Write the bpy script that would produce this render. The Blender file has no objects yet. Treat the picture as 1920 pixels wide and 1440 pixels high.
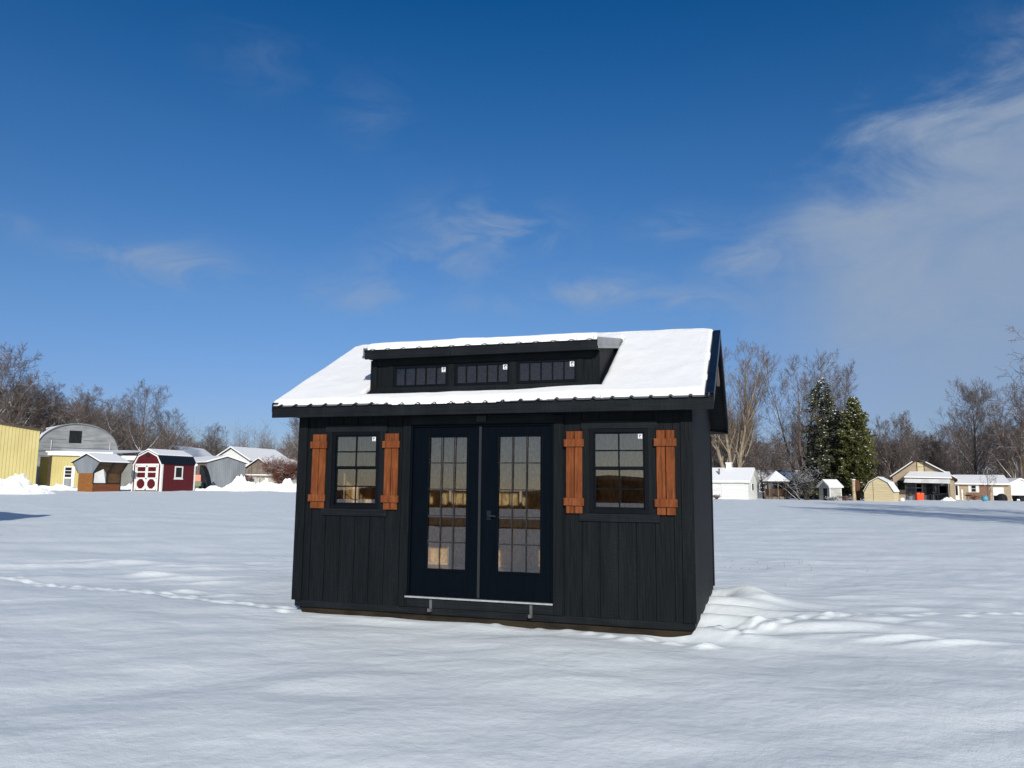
import bpy, math, random
import numpy as np
from mathutils import Vector, Matrix
PI = math.pi
scene = bpy.context.scene
COL = scene.collection
rnd = random.Random(7)

# ------------------------------------------------------------------ camera
PITCH, ROLL, FPX, EYE = 0.1309, 0.0095, 1460.8, 1.62
Fv = Vector((0, math.cos(PITCH), math.sin(PITCH)))
U0 = Vector((0, -math.sin(PITCH), math.cos(PITCH)))
R0 = Vector((1, 0, 0))
Rv = math.cos(ROLL) * R0 + math.sin(ROLL) * U0
Uv = -math.sin(ROLL) * R0 + math.cos(ROLL) * U0
cam_d = bpy.data.cameras.new('camera')
cam = bpy.data.objects.new('camera', cam_d)
COL.objects.link(cam)
m = Matrix((Rv, Uv, -Fv)).transposed().to_4x4()
m.translation = (0, 0, EYE)
cam.matrix_world = m
cam_d.sensor_width = 36.0
cam_d.lens = FPX / 1920 * 36.0
cam_d.clip_start = 0.05
cam_d.clip_end = 6000
scene.camera = cam

# ------------------------------------------------------------------ terrain base
def sstep(a, b, x):
    t = np.clip((x - a) / (b - a), 0, 1)
    return t * t * (3 - 2 * t)

def base_ground(x, y):
    """smooth lie of the land: level round the shed, rising gently to the far edge of the field"""
    x = np.asarray(x, float); y = np.asarray(y, float)
    t = x / np.maximum(y, 6.0)
    k = 0.019 + (0.0056 - 0.019) * sstep(-0.32, 0.22, t)
    d = np.clip(y - 12, 0, 400)
    d = np.where(d < 50, d, 50 + 8 * (1 - np.exp(-(d - 50) / 8)))
    d = d * sstep(0, 14, np.clip(y - 10, 0, 99)) 
    z = k * d
    return z + 0.045 * sstep(3.0, 8.0, y)

def gz(x, y):
    return float(base_ground(x, y))

def ray(px, py):
    return Fv + Rv * ((px - 960) / FPX) - Uv * ((py - 720) / FPX)

def hor(px):
    return 912.26 + 0.0095 * (px - 960)

def at(px, depth):
    """ground point lying in the direction px at a depth in metres"""
    d = ray(px, hor(px))
    x = d.x / d.y * depth
    return Vector((x, depth, gz(x, depth)))

def gpix(px, py):
    """where a sight line meets the ground"""
    d = ray(px, py); t = 5.0
    o = Vector((0, 0, EYE))
    for _ in range(60):
        p = o + d * t
        t += (gz(p.x, p.y) - p.z) / d.z * 0.8
        t = max(1, min(t, 200))
    return o + d * t

# ------------------------------------------------------------------ mesh helper
class MB:
    def __init__(s): s.v = []; s.f = []
    def quad(s, a, b, c, d):
        n = len(s.v); s.v += [tuple(a), tuple(b), tuple(c), tuple(d)]; s.f.append((n, n+1, n+2, n+3)); return s
    def poly(s, pts):
        n = len(s.v); s.v += [tuple(p) for p in pts]; s.f.append(tuple(range(n, n+len(pts)))); return s
    def box(s, x0, x1, y0, y1, z0, z1):
        if x0 > x1: x0, x1 = x1, x0
        if y0 > y1: y0, y1 = y1, y0
        n = len(s.v)
        s.v += [(x0,y0,z0),(x1,y0,z0),(x1,y1,z0),(x0,y1,z0),(x0,y0,z1),(x1,y0,z1),(x1,y1,z1),(x0,y1,z1)]
        for q in ((0,3,2,1),(4,5,6,7),(0,1,5,4),(1,2,6,5),(2,3,7,6),(3,0,4,7)): s.f.append(tuple(n+i for i in q))
        return s
    def hexa(s, bot, top):
        n = len(s.v); s.v += [tuple(p) for p in bot] + [tuple(p) for p in top]; k = len(bot)
        s.f.append(tuple(n+i for i in reversed(range(k)))); s.f.append(tuple(n+k+i for i in range(k)))
        for i in range(k):
            j = (i+1) % k; s.f.append((n+i, n+j, n+k+j, n+k+i))
        return s
    def extr(s, pts, vec):
        v = Vector(vec); a = [Vector(p) for p in pts]
        return s.hexa(a, [p + v for p in a])
    def tube(s, pts, rs, n=6, cap=True):
        base = len(s.v); k = len(pts)
        for i in range(k):
            p = Vector(pts[i])
            d = (Vector(pts[min(i+1,k-1)]) - Vector(pts[max(i-1,0)]))
            if d.length < 1e-9: d = Vector((0,0,1))
            d.normalize()
            a = d.cross(Vector((0,0,1)) if abs(d.z) < .9 else Vector((1,0,0))); a.normalize(); b = d.cross(a)
            for j in range(n):
                t = 2*PI*j/n
                s.v.append(tuple(p + (a*math.cos(t) + b*math.sin(t))*rs[i]))
        for i in range(k-1):
            for j in range(n):
                j2 = (j+1) % n
                s.f.append((base+i*n+j, base+i*n+j2, base+(i+1)*n+j2, base+(i+1)*n+j))
        if cap:
            s.f.append(tuple(base+j for j in reversed(range(n)))); s.f.append(tuple(base+(k-1)*n+j for j in range(n)))
        return s
    def lathe(s, prof, n=12, c=(0,0,0)):
        base = len(s.v); k = len(prof)
        for r, z in prof:
            for j in range(n):
                t = 2*PI*j/n; s.v.append((c[0]+r*math.cos(t), c[1]+r*math.sin(t), c[2]+z))
        for i in range(k-1):
            for j in range(n):
                j2 = (j+1) % n; s.f.append((base+i*n+j, base+i*n+j2, base+(i+1)*n+j2, base+(i+1)*n+j))
        s.f.append(tuple(base+j for j in reversed(range(n)))); s.f.append(tuple(base+(k-1)*n+j for j in range(n)))
        return s
    def blob(s, c, r, sq=(1,1,1), rg=rnd):
        n = len(s.v); ph = rg.random()*6
        s.v.append((c[0], c[1], c[2]+r*sq[2]))
        for zz, rr in ((.5,.85),(-.35,.9)):
            for j in range(6):
                t = ph + j*PI/3; q = r*rr*(.8+.4*rg.random())
                s.v.append((c[0]+q*math.cos(t)*sq[0], c[1]+q*math.sin(t)*sq[1], c[2]+r*zz*sq[2]))
        s.v.append((c[0], c[1], c[2]-r*.7*sq[2]))
        for j in range(6):
            k = (j+1) % 6
            s.f += [(n, n+1+j, n+1+k), (n+1+j, n+7+j, n+7+k, n+1+k), (n+13, n+7+k, n+7+j)]
        return s
    def build(s, name, mat, parent=None, smooth=False, label=None):
        me = bpy.data.meshes.new(name); me.from_pydata(s.v, [], s.f); me.update()
        if smooth: me.polygons.foreach_set('use_smooth', [True]*len(me.polygons))
        me.materials.append(mat)
        o = bpy.data.objects.new(name, me); COL.objects.link(o)
        if parent is not None: o.parent = parent
        if label: o['label'] = label
        return o

def build_each(mb, name, mat, parent):
    """every eight-cornered piece of mb as an object of its own"""
    out = []
    for k in range(len(mb.v)//8):
        q = MB(); q.v = mb.v[8*k:8*k+8]; q.f = [tuple(i-8*k for i in f) for f in mb.f[6*k:6*k+6]]
        out.append(q.build(name, mat, parent))
    return out

def B(*a): return MB().box(*a)

def thing(name, label, cat, loc=(0,0,0), rz=0, group=None):
    o = bpy.data.objects.new(name, None); COL.objects.link(o)
    o.empty_display_size = 0.3
    o.location = loc; o.rotation_euler = (0,0,rz); o['label'] = label; o['category'] = cat
    if group: o['group'] = group
    return o

def tag(o, label, cat, group=None):
    o['label'] = label; o['category'] = cat
    if group: o['group'] = group
    return o

def copy_tree(o, parent=None):
    c = o.copy(); COL.objects.link(c)
    if parent is not None: c.parent = parent
    for ch in list(o.children): copy_tree(ch, c)
    return c

# ------------------------------------------------------------------ materials
def nodes(name):
    mt = bpy.data.materials.new(name); mt.use_nodes = True
    nt = mt.node_tree; nt.nodes.clear()
    out = nt.nodes.new('ShaderNodeOutputMaterial'); b = nt.nodes.new('ShaderNodeBsdfPrincipled')
    nt.links.new(b.outputs[0], out.inputs[0])
    return mt, nt, b, out

def L(nt, a, b): nt.links.new(a, b)

def coords(nt, scale, which='Object'):
    tc = nt.nodes.new('ShaderNodeTexCoord'); mp = nt.nodes.new('ShaderNodeMapping')
    mp.inputs['Scale'].default_value = scale
    L(nt, tc.outputs[which], mp.inputs['Vector'])
    return mp.outputs[0]

def noise(nt, vec, scale=1, detail=4, rough=.55, dist=0):
    n = nt.nodes.new('ShaderNodeTexNoise'); n.inputs['Scale'].default_value = scale
    n.inputs['Detail'].default_value = detail; n.inputs['Roughness'].default_value = rough; n.inputs['Distortion'].default_value = dist
    if vec is not None: L(nt, vec, n.inputs['Vector'])
    return n.outputs[0]

def mrange(nt, val, a, b, c=0, d=1, smooth=True):
    n = nt.nodes.new('ShaderNodeMapRange'); n.interpolation_type = 'SMOOTHSTEP' if smooth else 'LINEAR'
    n.inputs[1].default_value = a; n.inputs[2].default_value = b; n.inputs[3].default_value = c; n.inputs[4].default_value = d
    L(nt, val, n.inputs[0]); return n.outputs[0]

def mixc(nt, fac, a, b):
    n = nt.nodes.new('ShaderNodeMix'); n.data_type = 'RGBA'
    for i, v in ((0, fac), (6, a), (7, b)):
        if isinstance(v, bpy.types.NodeSocket): L(nt, v, n.inputs[i])
        elif i == 0: n.inputs[0].default_value = v
        else: n.inputs[i].default_value = (*v, 1)
    return n.outputs[2]

def math_(nt, op, a, b=None, c=None):
    n = nt.nodes.new('ShaderNodeMath'); n.operation = op
    for i, v in enumerate((a, b, c)):
        if v is None: continue
        if isinstance(v, bpy.types.NodeSocket): L(nt, v, n.inputs[i])
        else: n.inputs[i].default_value = v
    return n.outputs[0]

def bump(nt, b, h, strength=.3, dist=.01):
    n = nt.nodes.new('ShaderNodeBump'); n.inputs['Strength'].default_value = strength; n.inputs['Distance'].default_value = dist
    L(nt, h, n.inputs['Height']); L(nt, n.outputs[0], b.inputs['Normal'])

def pm(name, c1, c2=None, sc=(4,4,4), rough=.6, spec=.3, bmp=0, bd=.01, detail=5, metal=0, lo=.35, hi=.65, big=None):
    mt, nt, b, _ = nodes(name)
    c2 = c2 or tuple(v*.8 for v in c1)
    n = noise(nt, coords(nt, sc), 1, detail)
    col = mixc(nt, mrange(nt, n, lo, hi), c1, c2)
    if big:
        n2 = noise(nt, coords(nt, big), 1, 3)
        col = mixc(nt, mrange(nt, n2, .4, .7, 0, .5), col, tuple(v*.6 for v in c2))
    L(nt, col, b.inputs['Base Color'])
    b.inputs['Roughness'].default_value = rough; b.inputs['Specular IOR Level'].default_value = spec; b.inputs['Metallic'].default_value = metal
    if bmp: bump(nt, b, n, bmp, bd)
    return mt

def snow_mat(name, col=(.87,.89,.92), small=60, bstr=.35, big=None):
    mt, nt, b, _ = nodes(name)
    v = coords(nt, (1,1,1))
    n1 = noise(nt, v, small, 3, .6); n2 = noise(nt, v, small/9, 4, .55)
    h = math_(nt, 'MULTIPLY_ADD', n2, 2.5, n1)
    if big is not None:
        n3 = noise(nt, coords(nt, big), 1, 4, .5, .3)
        h = math_(nt, 'MULTIPLY_ADD', n3, 3.4, h)
    c = mixc(nt, mrange(nt, n2, .3, .7), col, tuple(x*.965 for x in col))
    L(nt, c, b.inputs['Base Color']); b.inputs['Roughness'].default_value = .65; b.inputs['Specular IOR Level'].default_value = .25
    bump(nt, b, h, bstr, .02)
    return mt

def siding_mat(name, c, c2, axis='x'):
    """painted board with an embossed grain that runs up the board"""
    mt, nt, b, _ = nodes(name)
    sc = (38, 38, 2.2)
    if axis == 'h': sc = (2.2, 38, 38)
    v = coords(nt, sc)
    g = noise(nt, v, 1, 5, .6, .6)
    v2 = coords(nt, (9,9,70) if axis == 'x' else (70,9,9))
    saw = noise(nt, v2, 1, 2, .5)
    blot = noise(nt, coords(nt, (3.2,3.2,.8)), 1, 4)
    h = math_(nt, 'MULTIPLY_ADD', math_(nt, 'MULTIPLY', saw, mrange(nt, blot, .42, .6)), .8, g)
    col = mixc(nt, mrange(nt, g, .35, .68), c, c2)
    col = mixc(nt, mrange(nt, blot, .45, .8, 0, .55), col, tuple(x*1.7 for x in c2))
    L(nt, col, b.inputs['Base Color'])
    b.inputs['Roughness'].default_value = .62; b.inputs['Specular IOR Level'].default_value = .13
    bump(nt, b, h, .8, .007)
    return mt

def glass_mat(name, tint=(.82,.85,.86), boost=1.7):
    mt = bpy.data.materials.new(name); mt.use_nodes = True; nt = mt.node_tree; nt.nodes.clear()
    out = nt.nodes.new('ShaderNodeOutputMaterial'); tr = nt.nodes.new('ShaderNodeBsdfTransparent'); gl = nt.nodes.new('ShaderNodeBsdfGlossy')
    tr.inputs[0].default_value = (*tint, 1); gl.inputs['Roughness'].default_value = 0.0
    n = noise(nt, coords(nt, (1.3,1.3,1.3)), 1, 2)
    bp = nt.nodes.new('ShaderNodeBump'); bp.inputs['Strength'].default_value = .004; bp.inputs['Distance'].default_value = .01
    L(nt, n, bp.inputs['Height']); L(nt, bp.outputs[0], gl.inputs['Normal'])
    fr = nt.nodes.new('ShaderNodeFresnel'); fr.inputs[0].default_value = 1.5
    mx = nt.nodes.new('ShaderNodeMixShader')
    L(nt, math_(nt, 'MULTIPLY', fr.outputs[0], boost), mx.inputs[0]); L(nt, tr.outputs[0], mx.inputs[1]); L(nt, gl.outputs[0], mx.inputs[2])
    L(nt, mx.outputs[0], out.inputs[0]); return mt

def osb_mat(name):
    mt, nt, b, _ = nodes(name)
    vo = nt.nodes.new('ShaderNodeTexVoronoi'); vo.inputs['Scale'].default_value = 1
    L(nt, coords(nt, (38,38,16)), vo.inputs['Vector'])
    bw = nt.nodes.new('ShaderNodeRGBToBW'); L(nt, vo.outputs['Color'], bw.inputs[0])
    c = mixc(nt, mrange(nt, bw.outputs[0], .2, .8), (.86,.58,.26), (.60,.36,.13))
    n = noise(nt, coords(nt, (60,60,60)), 1, 3)
    c = mixc(nt, mrange(nt, n, .6, .72), c, (.3,.16,.05))
    L(nt, c, b.inputs['Base Color']); b.inputs['Roughness'].default_value = .75
    return mt

def bark_mat(name, c1, c2, snow=.0, thr=.45):
    mt, nt, b, _ = nodes(name)
    n = noise(nt, coords(nt, (3,3,1.2)), 1, 4)
    col = mixc(nt, mrange(nt, n, .35, .65), c1, c2)
    if snow > 0:
        ge = nt.nodes.new('ShaderNodeNewGeometry'); sp = nt.nodes.new('ShaderNodeSeparateXYZ'); L(nt, ge.outputs['Normal'], sp.inputs[0])
        up = mrange(nt, sp.outputs[2], thr, thr+.25)
        n2 = noise(nt, coords(nt, (.8,.8,.8)), 1, 3)
        f = math_(nt, 'MULTIPLY', up, mrange(nt, n2, .62-.3*snow, .72-.3*snow))
        col = mixc(nt, f, col, (.85,.87,.9))
    L(nt, col, b.inputs['Base Color']); b.inputs['Roughness'].default_value = .9; b.inputs['Specular IOR Level'].default_value = .1
    return mt

def leaf_mat(name, c1, c2, c3):
    mt, nt, b, _ = nodes(name)
    n = noise(nt, coords(nt, (.9,.9,.9)), 1, 4); n2 = noise(nt, coords(nt, (5,5,5)), 1, 3)
    col = mixc(nt, mrange(nt, n, .35, .65), c1, c2)
    col = mixc(nt, mrange(nt, n2, .5, .75, 0, .8), col, c3)
    L(nt, col, b.inputs['Base Color']); b.inputs['Roughness'].default_value = .7; b.inputs['Specular IOR Level'].default_value = .2
    return mt

M = {}
M['snow'] = snow_mat('field_snow', (.815,.862,.875), 90, .25, (2.5,3.2,1))
M['roof_snow'] = snow_mat('roof_snow', (.84,.845,.85), 45, .25)
M['pile_snow'] = snow_mat('piled_snow', (.88,.89,.91), 14, 1.0)
M['black'] = siding_mat('charcoal_siding', (.0026,.0038,.0050), (.0054,.0074,.0090))
M['blackh'] = siding_mat('charcoal_trim', (.0045,.0060,.0078), (.0085,.0108,.0130), 'h')
M['door'] = pm('navy_black_door_paint', (.0011,.0026,.0052), (.0016,.0034,.0066), (30,30,3), .42, .05, .12, .003)
M['metal'] = pm('navy_black_roof_metal', (.004,.007,.014), (.006,.010,.018), (6,6,6), .32, .3, .03, .004)
M['vinyl'] = pm('black_vinyl', (.0022,.0034,.0055), (.0032,.0046,.007), (8,8,8), .4, .12)
M['shutter'] = None
mt, nt, b, _ = nodes('cedar_stain')
g = noise(nt, coords(nt, (45,45,3)), 1, 5, .6, .8)
bl = noise(nt, coords(nt, (7,7,5)), 1, 3)
c = mixc(nt, mrange(nt, g, .3, .7), (.205,.062,.020), (.095,.027,.0095)); c = mixc(nt, mrange(nt, bl, .5, .75, 0, .45), c, (.21,.078,.034))
L(nt, c, b.inputs['Base Color']); b.inputs['Roughness'].default_value = .7; b.inputs['Specular IOR Level'].default_value = .1; bump(nt, b, g, .6, .005); M['shutter'] = mt
M['osb'] = osb_mat('strand_board')
M['stud'] = pm('pale_lumber', (.84,.66,.42), (.72,.53,.31), (20,20,3), .75, .2)
M['floor'] = pm('shed_floor', (.45,.32,.18), (.36,.24,.12), (14,3,8), .75, .2)
M['glass'] = glass_mat('window_glass', (.88,.89,.90), 2.7)
M['topglass'] = glass_mat('transom_glass', (.74,.78,.82), 1.35)
M['dglass'] = glass_mat('small_dark_glass', (.25,.28,.3), 1.4)
M['alu'] = pm('aluminium', (.55,.57,.58), (.45,.46,.47), (20,20,20), .35, .5, metal=.6)
M['steel'] = pm('galvanised_steel', (.12,.12,.125), (.085,.087,.09), (15,15,15), .5, .4, metal=.2)
M['flash'] = pm('grey_flashing', (.26,.27,.28), (.21,.22,.23), (3,3,3), .5, .4)
M['grille'] = pm('grey_grille', (.022,.025,.029), (.018,.021,.024), (9,9,2), .5, .15)
M['astragal'] = pm('door_strip', (.020,.022,.025), (.015,.017,.02), (9,9,2), .4, .3)
M['skid'] = pm('treated_timber', (.030,.023,.015), (.014,.011,.008), (3,12,12), .85, .15, .4, .01)
M['sticker'] = pm('white_sticker', (.78,.79,.8), (.7,.71,.72), (30,30,30), .5, .3)
M['ink'] = pm('black_ink', (.012,.012,.014), None, (30,30,30), .6, .2)
M['white'] = pm('white_paint', (.78,.78,.76), (.68,.68,.65), (2,2,.6), .6, .3, big=(.3,.3,.3))
M['whitesid'] = pm('white_siding', (.74,.74,.72), (.62,.62,.60), (.6,.6,9), .65, .25, .3, .02)
M['grey'] = pm('grey_painted_boards', (.33,.34,.35), (.24,.25,.26), (.5,.5,2.5), .8, .2, .1, .02, big=(.25,.25,.25))
M['greymetal'] = pm('grey_zinc_sheet', (.24,.26,.28), (.17,.185,.20), (1.2,1.2,.2), .55, .4)
M['taupe'] = pm('grey_stucco', (.22,.225,.21), (.17,.175,.16), (.8,.8,.8), .85, .15)
M['yellow'] = pm('yellow_metal', (.53,.455,.20), (.47,.40,.165), (.5,.5,.3), .5, .35)
M['brown'] = pm('brown_trim', (.06,.042,.03), (.045,.032,.024), (3,3,3), .6, .3)
M['wood'] = pm('honey_wood', (.30,.125,.03), (.20,.075,.018), (1.5,1.5,22), .6, .3, .3, .01)
M['wood2'] = pm('red_brown_wood', (.19,.062,.025), (.12,.04,.016), (1.5,1.5,22), .6, .3, .3, .01)
M['screen'] = pm('amber_screen', (.10,.055,.025), (.05,.03,.015), (3,3,3), .6, .3)
M['red'] = pm('barn_red', (.105,.0085,.0135), (.08,.006,.0105), (14,14,1), .6, .3, .2, .005)
M['trim'] = pm('white_trim', (.80,.79,.76), (.72,.71,.68), (6,6,6), .55, .3)
M['greyroof'] = pm('dark_shingle', (.07,.07,.075), (.045,.045,.05), (2,6,6), .85, .15)
M['weath'] = pm('weathered_wood', (.25,.21,.165), (.13,.105,.08), (5,5,.7), .85, .15)
M['tan'] = pm('tan_siding', (.40,.32,.22), (.34,.27,.18), (.6,.6,5), .7, .25)
M['tan2'] = pm('cream_lap_siding', (.62,.52,.32), (.52,.43,.26), (.5,.5,10), .7, .25, .3, .02)
M['brick'] = pm('brown_brick', (.26,.16,.11), (.17,.095,.065), (6,6,9), .85, .15)
M['dark'] = pm('dark_interior', (.02,.022,.025), (.012,.013,.015), (2,2,2), .8, .2)
M['shadeblue'] = pm('shaded_blue_grey', (.10,.11,.125), (.075,.08,.095), (1.5,1.5,.5), .8, .2)  # wall colour with the shade already mixed in
M['orange'] = pm('orange_plastic', (.85,.085,.012), (.75,.06,.01), (5,5,5), .4, .4)
M['blue'] = pm('turquoise_glaze', (.06,.25,.36), (.12,.35,.45), (5,5,5), .35, .5)
M['greenp'] = pm('green_plastic', (.03,.10,.02), (.02,.06,.012), (5,5,5), .4, .4)
M['bark'] = bark_mat('grey_bark', (.17,.135,.105), (.10,.078,.062), .95, .15)
M['barkpale'] = bark_mat('pale_bark', (.34,.28,.21), (.20,.16,.115), .5, .35)
M['barkdark'] = bark_mat('dark_bark', (.075,.06,.05), (.04,.033,.028), 1.1, .2)
M['barkbush'] = bark_mat('bush_bark', (.07,.058,.045), (.035,.03,.025), .8, .4)
M['twig'] = bark_mat('twigs', (.165,.13,.115), (.11,.088,.08), .4, .5)
M['twigpale'] = bark_mat('tan_twigs', (.25,.19,.135), (.17,.125,.09), .1, .7)
M['twiggrey'] = bark_mat('grey_twigs', (.155,.125,.11), (.11,.088,.08), .3, .5)
M['twigred'] = bark_mat('red_brown_twigs', (.22,.095,.065), (.14,.065,.05), .5, .5)
M['spruce'] = leaf_mat('spruce_needles', (.042,.052,.03), (.085,.085,.042), (.13,.115,.06))
M['cedar'] = leaf_mat('cedar_foliage', (.055,.066,.022), (.115,.115,.035), (.165,.145,.05))
M['reed'] = pm('dry_grass', (.16,.125,.07), (.10,.075,.045), (3,3,3), .9, .1)
M['hill'] = pm('wooded_hills', (.035,.03,.028), (.02,.018,.02), (.05,.05,.1), .95, .05)

# ------------------------------------------------------------------ numpy noise
_prm = np.random.RandomState(3).permutation(256); _prm = np.concatenate([_prm, _prm])
_gr = np.random.RandomState(5).uniform(0, 2*np.pi, 256); _gx, _gy = np.cos(_gr), np.sin(_gr)
def perlin(x, y):
    xi = np.floor(x).astype(int); yi = np.floor(y).astype(int); xf = x-xi; yf = y-yi
    xi &= 255; yi &= 255
    u = xf*xf*xf*(xf*(xf*6-15)+10); v = yf*yf*yf*(yf*(yf*6-15)+10)
    def g(ix, iy, dx, dy):
        h = _prm[_prm[ix & 255] + (iy & 255)]; return _gx[h]*dx + _gy[h]*dy
    a = g(xi, yi, xf, yf); b = g(xi+1, yi, xf-1, yf); c = g(xi, yi+1, xf, yf-1); d = g(xi+1, yi+1, xf-1, yf-1)
    return (a+(b-a)*u) + ((c+(d-c)*u) - (a+(b-a)*u))*v
def fbm(x, y, o=4, g=.5):
    s = 0; a = 1
    for i in range(o):
        s = s + a*perlin(x*2**i + 17.3*i, y*2**i + 9.1*i); a *= g
    return s

# shed placement
SX, SY, SA = 1.959, 8.481, -0.3064
W, D = 4.88, 3.52
cA, sA = math.cos(SA), math.sin(SA)
def shed_local(x, y):
    dx, dy = x-SX, y-SY
    return dx*cA + dy*sA, -dx*sA + dy*cA

def snow_height(x, y):
    z = base_ground(x, y)
    r = np.hypot(x, y)
    # wind drift: long low swells and shorter ripples, across the line of sight
    wx = x + .35*fbm(x*.25, y*.25, 2); wy = y + .35*fbm(x*.25+40, y*.25, 2)
    f1 = fbm(wx*.36 + wy*.12, wy*.62 - wx*.08, 2, .5)
    f1b = fbm(wx*.80 + wy*.25 + 31, wy*1.15 - wx*.16, 2, .45)
    f2 = fbm(wx*2.1+20 + wy*.3, wy*2.9 - wx*.15, 2, .5)
    f3 = fbm(wx*2.6, wy*5.2, 2, .5)
    near = 1.0
    z = z + .048*f1 + .026*f1b + (.0055 + .0050*sstep(8, 15, r))*f2 + .0014*f3*np.clip(12/np.maximum(r,6), .25, 1.2)
    rg_ = 1-np.abs(perlin(wx*1.1+wy*.5+5, wy*2.6-wx*.2))*2
    z = z + .0035*np.clip(rg_, 0, 1)**3*sstep(-.1, .35, fbm(x*.21+8, y*.3, 2))
    # drift against the right wall of the shed
    lx, ly = shed_local(x, y)
    a = sstep(-.45, .1, lx)*np.exp(-np.clip(lx,0,9)**2/.82**2)*sstep(-.5, .6, ly)*(1-sstep(3.3, 4.3, ly))
    rid = np.sin(ly*2*np.pi/.78 + 1.1*lx + 1.2*fbm(lx*.9, ly*.9, 2))
    z = z + a*(.052 + .062*rid)
    a2 = np.exp(-((lx-1.4)/1.1)**2)*np.exp(-((ly-1.35)/.9)**2)
    z = z + a2*(.022+.032*np.sin(ly*2*np.pi/.95 - 1.5*lx + 2.5))
    z = z + .16*np.exp(-(((lx-.50)/.30)**2 + ((ly-3.05)/.34)**2)) + .05*np.exp(-(((lx-.8)/.35)**2 + ((ly-2.75)/.3)**2))
    # hollow scoured along the front
    h = np.exp(-((ly+.30)/.16)**2)*sstep(-5.1, -4.3, lx)*(1-sstep(.05, .5, lx))
    z = z - .020*h*(.6+.4*np.sin(lx*3.1)) 
    z = z - .05*np.exp(-(((lx+.22)/.3)**2 + ((ly+.10)/.2)**2))
    lip = np.exp(-((ly+.06-.03*np.sin(lx*4))/.07)**2)*sstep(-5.0,-4.4,lx)*(1-sstep(-.35,.0,lx))
    z = z + .006*lip
    return z

# tracks and small drifts: (x, y, along, across, length, width, height)
FEAT = []
def trail(p0, p1, n, h, rg, jitter=.10):
    for i in range(n):
        t = (i + .6*rg.random())/n
        p = p0.lerp(p1, t); d = (p1-p0).normalized()
        side = 1 if i % 2 else -1
        px_, py_ = p.x - d.y*side*.06 + rg.uniform(-jitter, jitter)*.6, p.y + d.x*side*.06 + rg.uniform(-jitter, jitter)*.6
        FEAT.append((px_, py_ - .05, d.x, d.y, .10+.08*rg.random(), .05, -h*.8*(.6+.6*rg.random())))
        FEAT.append((px_ - .02, py_ + .05, d.x, d.y, .10+.12*rg.random(), .042, h*1.0*(.5+.9*rg.random())))
rg = random.Random(11)
def dense_trail(pxs, n, h):
    pts = [gpix(*p) for p in pxs]
    for a, b in zip(pts[:-1], pts[1:]):
        trail(a, b, n, h, rg)
dense_trail([(-40,1078),(120,1098),(330,1118),(560,1146)], 13, .021)
dense_trail([(1370,1196),(1450,1178),(1600,1156),(1940,1147)], 8, .020)
for px_, py_, ln, wd, h in ((1690,1203,.60,.13,.085),(1800,1211,.65,.12,.07),(1620,1198,.5,.12,.035),(1740,1172,.3,.18,.06),(1660,1166,.35,.16,.05),(1560,1196,.8,.2,.05),(1510,1185,.6,.18,.05),
        (230,1056,.9,.25,.07),(320,1062,.45,.2,.08),(300,1078,.5,.2,.08),(275,1076,.25,.18,.10),(395,1066,.7,.2,.06),(345,1085,.6,.2,.08),(460,1083,.7,.2,.05),(350,1108,.25,.13,.08),(390,1093,.35,.15,.06),
        (160,1052,.7,.2,.05),(60,1060,1.2,.25,.05),(425,1115,.3,.15,.05),(1580,1118,.6,.2,.045),(1440,1135,.4,.18,.045),(1700,1140,.4,.15,.05)):
    p = gpix(px_, py_); FEAT.append((p.x, p.y, 1, .15, ln, wd*.8, h*.62))
for px_, py_, s, h in ((1323,1212,.10,.06),(1255,1202,.09,.045),(1215,1196,.07,.03),(1180,1200,.10,.04),(1140,1194,.07,.03),(1105,1188,.06,.025),(1065,1183,.07,.02),(1175,1184,.07,.02),(1010,1178,.05,.02),(930,1172,.05,.02),(860,1164,.05,.02),(1350,1190,.1,.05),(1390,1188,.12,.04),(1240,1188,.14,.03),(1270,1204,.1,.03)):
    p = gpix(px_, py_); FEAT.append((p.x, p.y, 1, 0, s*1.5, s*.7, h))
for k in range(190):   # blown clods scattered over the far field
    p = gpix(rg.uniform(0, 1900), rg.uniform(932, 1085)); s = p.y/60
    FEAT.append((p.x, p.y, 1, 0, .5*s+.2*rg.random(), .22*s+.06, .042*s*(.3+rg.random())))

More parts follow.
